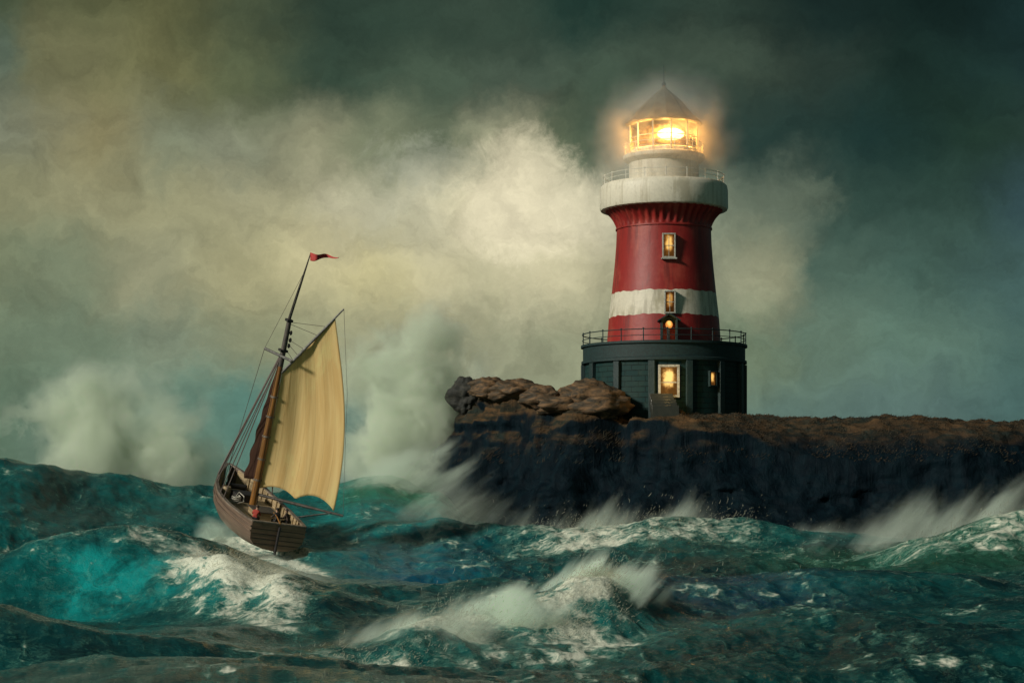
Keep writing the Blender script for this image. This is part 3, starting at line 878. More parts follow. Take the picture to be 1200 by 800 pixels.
# ================================================================== BOULDERS, TURF
def rock_mat(name, a, b):
    m, t = material(name)
    co = t.new('ShaderNodeTexCoord').outputs['Object']
    n = t.noise(co, 1.1, 7, 0.65, 0.5)
    s = t.noise(t.vmath('MULTIPLY', co, (0.5, 0.5, 1.6)), 1.2, 5, 0.6, 1.5)
    c = t.mix(t.mapr(s, 0.35, 0.68, 0, 1), a, b)
    finish(t, principled(t, c, 0.75, t.bump(t.math('ADD', n, s), 0.7, 0.2)))
    return m
M['rock_dark'] = rock_mat('dark_wet_rock', (0.012, 0.015, 0.014), (0.035, 0.034, 0.026))
M['rock_brown'] = rock_mat('brown_lichen_rock', (0.030, 0.024, 0.014), (0.19, 0.105, 0.045))
def boulder(px, py, Y, r, sc, mat, seed, label):
    c = P(px, py, Y)
    n, m = 48, 26
    tt_ = np.linspace(0, np.pi, m)[:, None]; gg = np.linspace(0, 2 * np.pi, n, endpoint=False)[None, :]
    x = np.sin(tt_) * np.cos(gg); y = np.sin(tt_) * np.sin(gg); z = -np.cos(tt_) + 0 * gg
    k = 1 + 0.30 * fbm(x * 1.2 + seed, y * 1.2, z * 1.2, 4, 0.55, seed) - 0.12 * np.abs(fbm(x * 3 + seed, y * 3, z * 3, 3, 0.5, seed + 9))
    v = np.stack([x * k * r * sc[0], y * k * r * sc[1], z * k * r * sc[2]], -1).reshape(-1, 3)
    me = arrays_mesh('boulder', v, grid_quads(m, n, True))
    me.materials.append(mat)
    o = link(bpy.data.objects.new('boulder', me))
    y = c.y
    while y < 172 and (ground_z(c.x, y) or 0) < 11.6:       # keep back from the drop
        y += 0.4
    o.location = (c.x, y + 0.5 * r, ground_z(c.x, y + 0.5 * r) + 0.22 * r * sc[2])
    tag(o, label, 'boulder', 'boulders on the headland')
    return o
boulder(547, 457, 160, 1.45, (1.0, 1.0, 1.0), M['rock_dark'], 3, 'dark blocky boulder perched at the headland tip nearest the boat')
boulder(572, 466, 156, 1.45, (1.5, 1.0, 0.62), M['rock_brown'], 5, 'low brown boulder right beside the dark tip boulder')
boulder(606, 466, 155, 1.5, (1.5, 1.1, 0.6), M['rock_brown'], 8, 'flat brown boulder midway between headland tip and lighthouse')
boulder(640, 463, 156, 1.35, (1.4, 1.0, 0.7), M['rock_brown'], 12, 'rounded brown boulder just left of the tallest boulder')
boulder(686, 456, 154.5, 1.9, (1.5, 1.1, 0.85), M['rock_brown'], 17, 'tallest brown boulder against the left side of the lighthouse base')
boulder(708, 467, 153, 1.6, (1.5, 1.0, 0.75), M['rock_brown'], 23, 'brown boulder between the tallest boulder and the small dark one')
boulder(737, 470, 153, 1.1, (1.5, 1.0, 0.7), M['rock_dark'], 29, 'small dark boulder left of the lit steps')
boulder(660, 476, 153, 1.4, (1.8, 1.0, 0.6), M['rock_brown'], 37, 'long low brown boulder at the edge of the cliff')

def strands(name, base, tip, rad, mat, bend=None, kind='stuff', tipr=0.12):
    """many thin tapering strands from base to tip, as one mesh"""
    base = np.asarray(base, float); tip = np.asarray(tip, float); rad = np.asarray(rad, float)
    n = len(base)
    d = tip - base
    ref = np.tile(np.array([[0.31, 0.17, 0.93]]), (n, 1))
    a = np.cross(d, ref); a /= np.linalg.norm(a, axis=1, keepdims=True) + 1e-9
    b = np.cross(d, a); b /= np.linalg.norm(b, axis=1, keepdims=True) + 1e-9
    mid = base + 0.5 * d + (bend if bend is not None else 0)
    vs = []
    for c_, k_ in ((base, 0.7), (mid, 1.0), (tip, tipr)):
        for j in range(3):
            g = 2 * np.pi * j / 3
            vs.append(c_ + (a * math.cos(g) + b * math.sin(g)) * (rad * k_)[:, None])
    v = np.stack(vs, 1).reshape(-1, 3)
    q = []
    for r_ in (0, 1):
        for j in range(3):
            j2 = (j + 1) % 3
            q.append([r_ * 3 + j, r_ * 3 + j2, r_ * 3 + 3 + j2, r_ * 3 + 3 + j])
    q = (np.array(q)[None] + (np.arange(n) * 9)[:, None, None]).reshape(-1, 4)
    me = arrays_mesh(name, v, q)
    me.materials.append(mat)
    o = link(bpy.data.objects.new(name, me))
    o['kind'] = kind
    return o
def turf_mat():
    m, t = material('dry_turf')
    pos = t.new('ShaderNodeNewGeometry').outputs['Position']
    n = t.noise(pos, 0.3, 4, 0.6)
    f = t.noise(pos, 3.0, 3, 0.6)
    c = t.mix(t.mapr(n, 0.4, 0.62, 0, 1), (0.066, 0.042, 0.021), (0.022, 0.030, 0.024))
    c = t.mix(t.mapr(f, 0.4, 0.7, 0, 0.6), c, (0.105, 0.07, 0.034))
    finish(t, principled(t, c, 0.9))
    return m
M['turf'] = turf_mat()
tb, ttp, trd = [], [], []
gr_ = np.random.default_rng(5)
bv = head_bvh()
for _try in range(160000):
    if len(tb) >= 26000: break
    x = gr_.uniform(-8, 52); y = gr_.uniform(147, 175)
    if (x - LX) ** 2 + (y - LY) ** 2 < 7.2 ** 2 or (abs(x - SX) < 1.2 and 151 < y < 156):
        continue
    h = bv.ray_cast(Vector((x, y, 60)), Vector((0, 0, -1)))
    if h[0] is None or abs(h[1].z) < (0.55 if x > 10 else 0.28) or h[0].z < 7.5:
        continue
    if vnoise(x * 0.35, y * 0.35, 0, 77) + gr_.uniform(-.5, .5) < -0.1:
        continue
    L = gr_.uniform(0.18, 0.5) * (1.35 if x < 9 else 0.6)
    p = np.array(h[0]) - [0, 0, 0.04]
    tb.append(p); ttp.append(p + [L * gr_.uniform(0.1, 1.0), gr_.uniform(-.3, .3) * L, L * gr_.uniform(.4, .9)]); trd.append(gr_.uniform(0.012, 0.03))
strands('dry_grass', tb, ttp, trd, M['turf'])

# ================================================================== SAILING BOAT
f_ = Vector((-0.385, 0.890, 0.245)).normalized()
u_ = Vector((0.213, 0, 0.953)); u_.y = -(f_.x * u_.x + f_.z * u_.z) / f_.y; u_.normalize()
s_ = f_.cross(u_).normalized()
O = P(295, 597, 130)
BM = Matrix(((s_.x, f_.x, u_.x, O.x), (s_.y, f_.y, u_.y, O.y), (s_.z, f_.z, u_.z, O.z), (0, 0, 0, 1)))
BI = BM.inverted()
boat = empty('sailing_boat', mat=BM)
tag(boat, 'weathered wooden gaff rigged boat with tan sail climbing the wave', 'sailing boat')
M['hull'] = wood('hull_planks', (0.185, 0.125, 0.088), (0.08, 0.054, 0.040), (1, 0.06, 6), 2.0)
M['hull_in'] = wood('bulwark_inside', (0.42, 0.32, 0.18), (0.20, 0.15, 0.085), (1, 0.08, 5), 2.0)
M['deckm'] = wood('deck_planks', (0.52, 0.41, 0.25), (0.26, 0.20, 0.12), (7, 0.15, 1), 1.4)
M['rail'] = wood('rail_wood', (0.24, 0.20, 0.16), (0.09, 0.07, 0.055), (1, 0.2, 1), 4.0)
M['mast'] = wood('varnished_mast', (0.36, 0.165, 0.040), (0.13, 0.055, 0.02), (5, 5, 0.3), 1.2, 0.35)
M['spar'] = wood('grey_spar', (0.10, 0.085, 0.07), (0.03, 0.026, 0.024), (3, 3, 1), 2.0)
M['gaffm'] = wood('pale_grey_spar', (0.22, 0.215, 0.20), (0.07, 0.065, 0.06), (3, 3, 3), 2.0)
M['rope'] = simple('rope', (0.13, 0.105, 0.095), 0.9, var=0.3, scale=20)
M['rope_pale'] = simple('pale_rope', (0.42, 0.40, 0.34), 0.9, var=0.3, scale=20)
M['flag'] = simple('red_flag_cloth', (0.42, 0.045, 0.04), 0.8, var=0.2)
M['dark_gear'] = simple('tarred_gear', (0.02, 0.018, 0.018), 0.6, var=0.4)
def sail_mat(name, c, d, trans=0.35):
    m, t = material(name)
    uv = t.new('ShaderNodeAttribute'); uv.attribute_name = 'sail_uv'
    x, y, z = t.xyz(uv.outputs['Vector'])
    v = t.comb(t.math('MULTIPLY', x, 6.0), t.math('MULTIPLY', y, 0.9), 0.0)
    n = t.noise(v, 1.2, 5, 0.6, 0.5)
    n2 = t.noise(t.comb(t.math('MULTIPLY', x, 2.2), t.math('MULTIPLY', y, 3.0), 3.0), 1.0, 5, 0.6, 0.6)
    cc = t.mix(t.mapr(n, 0.36, 0.66, 0, 1), c, d)
    cc = t.mix(t.mapr(n2, 0.5, 0.75, 0, 0.5), cc, [min(1, q * 1.25) for q in c])
    seam = t.mapr(t.math('PINGPONG', t.math('MULTIPLY', x, 7.0), 0.5), 0.0, 0.02, 0.45, 0.0, False)
    cc = t.mix(seam, cc, [q * 0.55 for q in d])
    dif = t.new('ShaderNodeBsdfDiffuse'); t.link(cc, dif.inputs[0])
    t.link(t.bump(t.math('ADD', n, t.math('MULTIPLY', seam, -0.3)), 0.5, 0.15), dif.inputs['Normal'])
    trs = t.new('ShaderNodeBsdfTranslucent'); t.link(cc, trs.inputs[0])
    ms = t.new('ShaderNodeMixShader'); ms.inputs[0].default_value = trans
    t.link(dif.outputs[0], ms.inputs[1]); t.link(trs.outputs[0], ms.inputs[2])
    finish(t, ms.outputs[0])
    return m
M['sail'] = sail_mat('tan_canvas', (0.97, 0.77, 0.39), (0.84, 0.61, 0.27), 0.45)
M['jib'] = sail_mat('dark_brown_canvas', (0.07, 0.038, 0.026), (0.035, 0.02, 0.016), 0.2)

# hull in the boat's own axes: x starboard, y forward, z up, origin at the mast foot on deck
YS, YB = -6.5, 7.4
def hb(y):                        # half breadth
    q = (y - YS) / (YB - YS)
    return float(np.interp(q, [0, .15, .35, .55, .72, .86, .95, 1], [1.86, 2.08, 2.25, 2.2, 1.86, 1.2, 0.58, 0.10]))
def zr(y):
    q = (y - YS) / (YB - YS)
    return 0.72 - 0.25 * math.sin(math.pi * min(1, q * 1.25)) * 0.6 + 0.75 * max(0, (q - 0.45) / 0.55) ** 2
def zk(y):
    q = (y - YS) / (YB - YS)
    return -1.15 - 0.7 * math.sin(math.pi * min(1, q * 1.1)) + 0.9 * max(0, (q - 0.7) / 0.3) ** 2
ys = np.linspace(YS, YB, 34)
def section(y):
    b, top, k = hb(y), zr(y), zk(y)
    return [(b, top), (b * 1.0, 0.0), (b * 0.97, -0.45), (b * 0.80, -0.45 + (k + 0.45) * 0.5), (b * 0.45, -0.45 + (k + 0.45) * 0.85), (0.02, k)]
hull = MB()
vs, ncs = [], 0
for y in ys:
    s = section(y)
    row = [(-x, z) for x, z in s] + [(x, z) for x, z in reversed(s)]
    ncs = len(row)
    vs += [(x, y, z) for x, z in row]
fs = [(i * ncs + k, i * ncs + k + 1, (i + 1) * ncs + k + 1, (i + 1) * ncs + k) for i in range(len(ys) - 1) for k in range(ncs - 1)]
hull.add(vs, fs, True)
hull_o = hull.build('hull', M['hull'], boat)
# wales along the topsides
for zz in (-0.02, 0.30):
    wl = MB()
    for sgn in (-1, 1):
        wl.tube([(sgn * (hb(y) + 0.03), y, zz + (zr(y) - 0.6) * 0.9) for y in ys[:-1]], 0.06, 6)
    wl.build('wale', M['hull'], hull_o)
s0 = section(YS)
tr = MB()
ring = [(-x, YS - 0.012, z) for x, z in s0] + [(x, YS - 0.012, z) for x, z in reversed(s0)]
ring2 = [(x * 0.99, YS + 0.10, z) for x, _, z in ring]
m_ = len(ring)
tr.add(ring + ring2, [tuple(range(m_)), tuple(range(2 * m_ - 1, m_ - 1, -1))] + [(k, (k + 1) % m_, m_ + (k + 1) % m_, m_ + k) for k in range(m_)])
M['transom'] = wood('transom_planks', (0.30, 0.17, 0.10), (0.14, 0.08, 0.05), (0.1, 1, 6), 2.0)
tr_o = tr.build('transom', M['transom'], boat)
pl = MB()
for k in range(1, 5):
    zz = 0.62 - 0.33 * k
    pl.box((0, YS - 0.02, zz), (2 * float(np.interp(zz, [s0[3][1], s0[2][1], s0[0][1]], [s0[3][0], s0[2][0], s0[0][0]])) - 0.06, 0.03, 0.035))
pl.build('plank_seam', M['dark_gear'], tr_o)
inn = MB()
for sgn in (-1, 1):
    vs = []
    for y in ys[:-2]:
        vs += [(sgn * max(0.05, hb(y) - 0.14), y, zr(y) - 0.01), (sgn * max(0.05, hb(y) - 0.16), y, -0.05)]
    inn.add(vs, [(2 * i, 2 * i + 1, 2 * i + 3, 2 * i + 2) for i in range(len(ys) - 3)], True)
inn.add([(-1.8, YS + 0.14, 0.68), (1.8, YS + 0.14, 0.68), (1.8, YS + 0.14, -0.05), (-1.8, YS + 0.14, -0.05)], [(0, 1, 2, 3)])
inn_o = inn.build('bulwark', M['hull_in'], boat)
for y in np.arange(YS + 0.7, YB - 1.6, 0.85):
    for sgn in (-1, 1):
        MB().box((sgn * (hb(y) - 0.19), y, zr(y) * 0.5 - 0.02), (0.09, 0.10, zr(y) + 0.0)).build('stanchion', M['hull_in'], inn_o)
cap = MB()
for sgn in (-1, 1):
    vs = []
    for y in ys:
        o_, i_ = hb(y) + 0.05, max(0.0, hb(y) - 0.19)
        for (x, z) in ((o_, 0), (o_, 0.08), (i_, 0.08), (i_, 0)):
            vs.append((sgn * x, y, zr(y) + z))
    cap.add(vs, [(4 * i + k, 4 * i + (k + 1) % 4, 4 * i + 4 + (k + 1) % 4, 4 * i + 4 + k) for i in range(len(ys) - 1) for k in range(4)])
cap.box((0, YS + 0.06, 0.775), (3.72, 0.30, 0.08))
cap.build('rail', M['rail'], boat)
dk = MB()
vs = []
for y in ys[:-1]:
    for q in (-1, -.5, 0, .5, 1):
        vs.append((q * (hb(y) - 0.12), y + (0.05 if y == YS else 0), 0.05 * (1 - q * q)))
dk.add(vs, [(5 * i + k, 5 * i + k + 1, 5 * i + 6 + k, 5 * i + 5 + k) for i in range(len(ys) - 2) for k in range(4)], True)
dk.build('deck', M['deckm'], boat)
h_ = MB().box((0.1, -2.1, 0.30), (1.5, 1.7, 0.5)).build('hatch', M['hull_in'], boat, bevel=0.03)
MB().box((0.1, -2.1, 0.585), (1.64, 1.84, 0.07)).build('hatch_cover', M['spar'], h_, bevel=0.02)
MB().box((0, 2.3, 0.34), (1.7, 1.3, 0.6)).build('fore_cabin', M['dark_gear'], boat, bevel=0.04)
MB().box((0, -5.2, 0.27), (2.9, 0.45, 0.42)).build('stern_bench', M['hull_in'], boat, bevel=0.02)
wd = MB().tube([(-0.6, 4.6, 0.5), (0.6, 4.6, 0.5)], 0.2, 12)
for sgn in (-1, 1):
    wd.box((sgn * 0.68, 4.6, 0.35), (0.12, 0.4, 0.7))
wd.build('windlass', M['dark_gear'], boat)
# rudder and tiller
rd = MB().box((0, YS - 0.18, -0.35), (0.10, 0.30, 1.9))
rd.build('rudder', M['dark_gear'], boat)
MB().tube([(0, YS - 0.15, 0.78), (0.05, YS + 1.0, 1.0), (0.08, YS + 1.9, 1.05)], 0.045, 6).build('tiller', M['mast'], boat)

def lp(px, py, Y):                # a rig point given by where it stands in the bay, in boat axes
    return BI @ P(px, py, Y)
mastL = Vector((0, 0, 1))
def on_mast(h): return mastL * h
mk = MB().tube([(0, 0, -0.1), (0, 0, 4), (0, 0, 10.4)], [0.25, 0.24, 0.19], 14)
mast = mk.build('mast', M['mast'], boat)
MB().tube([(0, 0, 10.2), (0, 0, 13.4)], [0.20, 0.17], 12).build('masthead', M['spar'], mast)
for h in (2.1, 3.6, 5.2, 6.6, 8.0):
    MB().tube([(0, 0, h), (0, 0, h + 0.12)], 0.29, 14).build('mast_hoop', M['rail'], mast)
TOPV = lp(364, 297, 126.0)
tm0 = Vector((0.02, 0.22, 11.6))
capz = Vector((0.02, 0.16, 13.45))
topm = MB().tube([tm0, capz, capz.lerp(TOPV, 0.5), TOPV], [0.12, 0.11, 0.085, 0.035], 10).build('topmast', M['spar'], boat)
MB().box((0.01, 0.1, 13.4), (0.42, 0.62, 0.18)).build('mast_cap', M['dark_gear'], mast, bevel=0.02)
MB().box((0.01, 0.1, 11.3), (0.55, 0.6, 0.16)).build('mast_band', M['dark_gear'], mast, bevel=0.02)
ct0, ct1 = lp(310, 408, 128.2), lp(342, 423, 127.6)
MB().tube([ct0, ct1], 0.10, 8).build('crosstree', M['gaffm'], mast)
# spars
goose = on_mast(1.15) + Vector((0.2, -0.1, 0))
thr = on_mast(9.85) + Vector((0.18, -0.12, 0))
boomE = lp(402, 604, 128.4)
MB().tube([goose, goose.lerp(boomE, 0.5), boomE], [0.10, 0.11, 0.07], 10).build('boom', M['spar'], boat)
peakE = lp(403, 362, 127.5)
gaff0 = thr + (thr - peakE).normalized() * 0.1
MB().tube([gaff0, gaff0.lerp(peakE, .5), peakE], [0.10, 0.10, 0.055], 10).build('gaff', M['gaffm'], boat)
# mainsheet strut from the quarter to the boom end
sh0 = Vector((hb(-3.6) - 0.05, -3.6, zr(-3.6) + 0.08))
MB().tube([sh0, lp(387, 601, 128.5)], 0.06, 6).build('boom_crutch', M['gaffm'], boat)
# the mainsail: luff, head, bowed leech, scalloped foot
tack = on_mast(1.6) + Vector((0.22, -0.12, 0))
peak = thr.lerp(peakE, 0.86)
clew = lp(391, 599, 128.5)
NU, NV = 40, 56
sv2 = np.zeros((NV, NU, 3)); suv = np.zeros((NV, NU, 3))
nrm = (peak - tack).cross(clew - tack).normalized()
cam_l = BI @ Vector((0, 0, EYE))
if nrm.dot(cam_l - tack) > 0: nrm = -nrm
scal = [0.0, .5, 1.0]
for j in range(NV):
    v = j / (NV - 1)
    for i in range(NU):
        uu = i / (NU - 1)
        luff = tack.lerp(thr, v)
        leech = clew.lerp(peak, v)
        out_d = (leech - luff).normalized()
        leech = leech + out_d * (0.75 * math.sin(math.pi * v ** 0.9))
        p = luff.lerp(leech, uu)
        # foot arches up between tack, a mid lashing and the clew
        arch = (0.42 * abs(math.sin(math.pi * min(1, uu / 0.48))) if uu < 0.48 else 0.62 * abs(math.sin(math.pi * (uu - 0.48) / 0.52)) ** 0.8)
        p = p + (Vector((0, 0, 1)) * arch + Vector((0, 0, 0)) ) * (1 - v) ** 3
        belly = 0.5 * math.sin(math.pi * uu ** 0.85) * math.sin(math.pi * (0.12 + 0.88 * v) * 0.92)
        wr_ = 0.05 * math.sin(uu * 21 + 2.5 * v) * (1 - v * 0.4) + 0.05 * math.sin(uu * 9 - v * 3)
        p = p + nrm * (belly + wr_ * math.sin(math.pi * min(1, uu * 1.2)))
        sv2[j, i] = p; suv[j, i] = (uu, v, 0)
def cloth(name, arr, uv, mat, parent, thick=0.02):
    me = arrays_mesh(name, arr.reshape(-1, 3), grid_quads(arr.shape[0], arr.shape[1]))
    at_ = me.attributes.new('sail_uv', 'FLOAT_VECTOR', 'POINT')
    at_.data.foreach_set('vector', np.ascontiguousarray(uv.reshape(-1, 3), dtype=np.float32).ravel())
    me.materials.append(mat)
    o = link(bpy.data.objects.new(name, me), parent)
    sm = o.modifiers.new('thickness', 'SOLIDIFY'); sm.thickness = thick
    return o
cloth('mainsail', sv2, suv, M['sail'], boat)
# the dark headsail set forward of the mast, seen nearly edge on
jt, ja, jb = lp(327, 425, 131.5), lp(286, 560, 133.0), lp(298, 561, 131.5)
jv = np.zeros((30, 10, 3)); ju = np.zeros((30, 10, 3))
for j in range(30):
    v = j / 29
    for i in range(10):
        uu = i / 9
        L_ = ja.lerp(jt, v); R_ = jb.lerp(jt, v)
        p = L_.lerp(R_, uu)
        p = p + Vector((-1, 0, 0)) * (0.10 * math.sin(v * 34) * (1 - uu) * (1 - v)) + Vector((-0.4, 0.6, 0)) * 0.35 * math.sin(math.pi * v) * math.sin(math.pi * (0.2 + 0.8 * uu))
        jv[j, i] = p; ju[j, i] = (uu, v, 0)
cloth('headsail', jv, ju, M['jib'], boat)
# the pennant
fv = np.zeros((7, 24, 3)); fu = np.zeros((7, 24, 3))
rt, lt = Vector((1, 0, 0)), Vector((0, 0, 1))
for i in range(24):
    uu = i / 23
    c_ = P(363.5 + 34 * uu, 300.5 + 1.2 * math.sin(uu * 9) + 0.6 * uu, 126.0 - 0.35 * math.sin(uu * 8))
    hh = 0.30 * (1 - uu ** 0.8) + 0.015 + 0.03 * math.sin(uu * 14) * (1 - uu)
    for j in range(7):
        fv[j, i] = BI @ (c_ + lt * hh * (j / 6 * 2 - 1) * 0.9)
        fu[j, i] = (uu, j / 6, 0)
cloth('pennant', fv, fu, M['flag'], boat, 0.012)
# rigging
def rope(name, a, b, r=0.025, mat=None, sag=0.0):
    a, b = Vector(a), Vector(b)
    pts = [a.lerp(b, q) + Vector((0, 0, -sag * 4 * q * (1 - q))) for q in np.linspace(0, 1, 9 if sag else 2)]
    return MB().tube(pts, r, 5).build(name, mat or M['rope'], boat)
ht = on_mast(11.0)
for px, py, y in ((259, 566, 5.6), (262, 568, 5.0), (268, 577, 3.4), (284, 566, 2.2)):
    end = Vector((-(hb(y) - 0.02), y, zr(y) + 0.08)) if px != 284 else Vector((hb(y) - 0.1, y, zr(y) + 0.05))
    rope('shroud', ht + Vector((-0.1, 0.05, 0)), end, 0.07 if px < 265 else 0.045)
for y in (0.9, -0.2):
    rope('shroud', ht + Vector((-0.1, -0.05, 0)), (-(hb(y) - 0.02), y, zr(y) + 0.08), 0.04)
rope('forestay', ht, (0, YB - 0.1, zr(YB) + 0.1), 0.03)
rope('topmast_stay', ct0, capz.lerp(TOPV, 0.75), 0.015)
rope('topmast_stay', ct0, lp(262, 566, 135), 0.02)
for hpt, q in ((13.3, 0.72), (13.2, 0.58), (12.2, 0.36), (12.0, 0.26), (11.6, 0.18)):
    rope('peak_halyard', on_mast(hpt), thr.lerp(peakE, q), 0.018)
rope('flag_halyard', peakE, lp(407, 462, 127.6), 0.014, None, 0.02)
rope('flag_halyard', lp(407, 462, 127.6), boomE, 0.014, None, 0.05)
for (hh, sd) in ((12.6, 0.25), (12.1, 0.3), (11.7, 0.28)):
    MB().sphere((sd, -0.1, hh), 0.13, 10, (0.8, 0.8, 1.3)).build('pulley_block', M['dark_gear'], mast)
# gear lying on deck
def world_obj(name, mb, mat, label, cat, group=None):
    o = mb.build(name, mat, None)
    o.matrix_world = BM
    return tag(o, label, cat, group)
coil = MB()
pts = [(-0.95 + (0.30 + 0.02 * math.sin(k)) * math.cos(k * 0.6), 1.0 + 0.34 * math.sin(k * 0.6), 0.10 + 0.012 * k) for k in range(44)]
coil.tube(pts, 0.045, 5)
coil.tube([(-0.9, 1.3, 0.5), (-0.6, 1.7, 0.75), (-0.35, 1.2, 0.6), (-0.5, 0.6, 0.35), (-0.95, 0.5, 0.2)], 0.045, 5)
world_obj('rope_coil', coil, M['rope_pale'], 'pale coiled rope beside the mast foot on the boat deck', 'rope')
bar = MB().lathe([(0.0, 0.04), (0.26, 0.05), (0.33, 0.35), (0.34, 0.45), (0.33, 0.55), (0.26, 0.86), (0.0, 0.84)], 18, (-1.25, 2.6))
for z_ in (0.2, 0.7):
    bar.lathe([(0.315, z_ - 0.03), (0.335, z_ - 0.03), (0.335, z_ + 0.03), (0.315, z_ + 0.03)], 18, (-1.25, 2.6))
world_obj('barrel', bar, M['hull_in'], 'small wooden barrel by the port shrouds on the boat deck', 'barrel')

# ---- crew
def person(loc, face, label, jacket, trousers, hair_c, lean=0.15, arm=(0.35, 0.25)):
    J = {}
    verts, edges, rads = [], [], []
    def jn(name, co, r, par=None):
        J[name] = len(verts); verts.append(co); rads.append(r)
        if par: edges.append((J[par], J[name]))
    jn('pelvis', (0, 0, 0.12), 0.155)
    jn('waist', (0, lean * 0.3, 0.30), 0.14, 'pelvis')
    jn('chest', (0, lean, 0.50), 0.17, 'waist')
    jn('neck', (0, lean * 1.25, 0.66), 0.065, 'chest')
    jn('headl', (0, lean * 1.4, 0.75), 0.085, 'neck')
    jn('head', (0, lean * 1.4, 0.84), 0.105, 'headl')
    jn('crown', (0, lean * 1.35, 0.91), 0.075, 'head')
    for sg, nm in ((-1, 'l'), (1, 'r')):
        jn(nm + 'sh', (sg * 0.19, lean, 0.56), 0.075, 'chest')
        jn(nm + 'el', (sg * 0.27, lean + 0.08, 0.32), 0.055, nm + 'sh')
        jn(nm + 'wr', (sg * 0.17, lean + arm[0], arm[1]), 0.04, nm + 'el')
        jn(nm + 'ha', (sg * 0.15, lean + arm[0] + 0.09, arm[1] - 0.01), 0.043, nm + 'wr')
        jn(nm + 'hip', (sg * 0.10, 0.05, 0.10), 0.11, 'pelvis')
        jn(nm + 'kn', (sg * 0.15, 0.46, 0.12), 0.075, nm + 'hip')
        jn(nm + 'an', (sg * 0.15, 0.44, -0.30), 0.05, nm + 'kn')
        jn(nm + 'to', (sg * 0.16, 0.60, -0.36), 0.045, nm + 'an')
    me = bpy.data.meshes.new('person')
    me.from_pydata(verts, edges, [])
    tmp = bpy.data.objects.new('person', me); COL.objects.link(tmp)
    sk = tmp.modifiers.new('skin', 'SKIN')
    ly = me.skin_vertices[0] if me.skin_vertices else None
    if ly is None:
        bpy.context.view_layer.objects.active = tmp
        bpy.ops.object.modifier_add(type='SKIN'); tmp.modifiers.remove(tmp.modifiers[-1])
        ly = me.skin_vertices[0]
    for i, r in enumerate(rads):
        ly.data[i].radius = (r, r)
    ly.data[0].use_root = True
    sb = tmp.modifiers.new('sub', 'SUBSURF'); sb.levels = 2; sb.render_levels = 2
    dg = bpy.context.evaluated_depsgraph_get()
    ev = bpy.data.meshes.new_from_object(tmp.evaluated_get(dg))
    bpy.data.objects.remove(tmp)
    ev.materials.clear()
    ms = [simple('skin_tone', (0.42, 0.25, 0.17), 0.6, var=0.1), simple('jacket_cloth', jacket, 0.85, var=0.25), simple('trouser_cloth', trousers, 0.85, var=0.25)]
    for m_ in ms: ev.materials.append(m_)
    idx = []
    hand_y = lean + arm[0]
    for p in ev.polygons:
        c = p.center
        if c.z > 0.67: k = 0
        elif c.y > hand_y + 0.01 and abs(c.z - arm[1]) < 0.09 and abs(c.x) < 0.24: k = 0
        elif c.z < 0.2 and not (abs(c.x) > 0.2 and c.z > 0.14): k = 2
        else: k = 1
        idx.append(k)
    ev.polygons.foreach_set('material_index', idx)
    ev.polygons.foreach_set('use_smooth', [True] * len(idx))
    o = bpy.data.objects.new('person', ev); link(o)
    o.matrix_world = BM @ Matrix.Translation(loc) @ Matrix.Rotation(face, 4, 'Z')
    tag(o, label, 'person', 'crew in the stern of the boat')
    hc = (0, lean * 1.4, 0.87)
    hr = MB().sphere((hc[0], hc[1] - 0.012, hc[2] + 0.012), 0.108, 14, (0.98, 1.05, 0.95))
    hr.tube([(0.115 * math.cos(a), hc[1] + 0.115 * math.sin(a), hc[2] + 0.005) for a in np.linspace(0, 2 * math.pi, 16, endpoint=False)], 0.02, 6, closed=True)
    hr.build('cap', simple('cap_cloth', hair_c, 0.9, var=0.2), o)
    MB().sphere((0, hc[1] + 0.108, hc[2] - 0.055), 0.02, 8, (0.8, 1.3, 1.2)).build('nose', ms[0], o)
    for sg in (-1, 1):
        MB().sphere((sg * 0.104, hc[1], hc[2] - 0.045), 0.025, 8, (0.5, 0.9, 1.2)).build('ear', ms[0], o)
        MB().sphere((sg * 0.04, hc[1] + 0.098, hc[2] - 0.03), 0.014, 8).build('eye', M['dark_gear'], o)
    return o
person((-1.28, -4.95, 0.50), R(-35), 'person in a red jacket seated at the port quarter', (0.36, 0.045, 0.03), (0.02, 0.02, 0.025), (0.05, 0.035, 0.025))
person((0.25, -5.15, 0.50), R(10), 'person in dark clothes and cap seated mid stern', (0.03, 0.026, 0.024), (0.02, 0.02, 0.02), (0.02, 0.018, 0.016), 0.2)
person((1.05, -5.1, 0.50), R(35), 'person in brown coat seated at the starboard quarter', (0.055, 0.035, 0.024), (0.02, 0.018, 0.018), (0.035, 0.025, 0.02), 0.22)

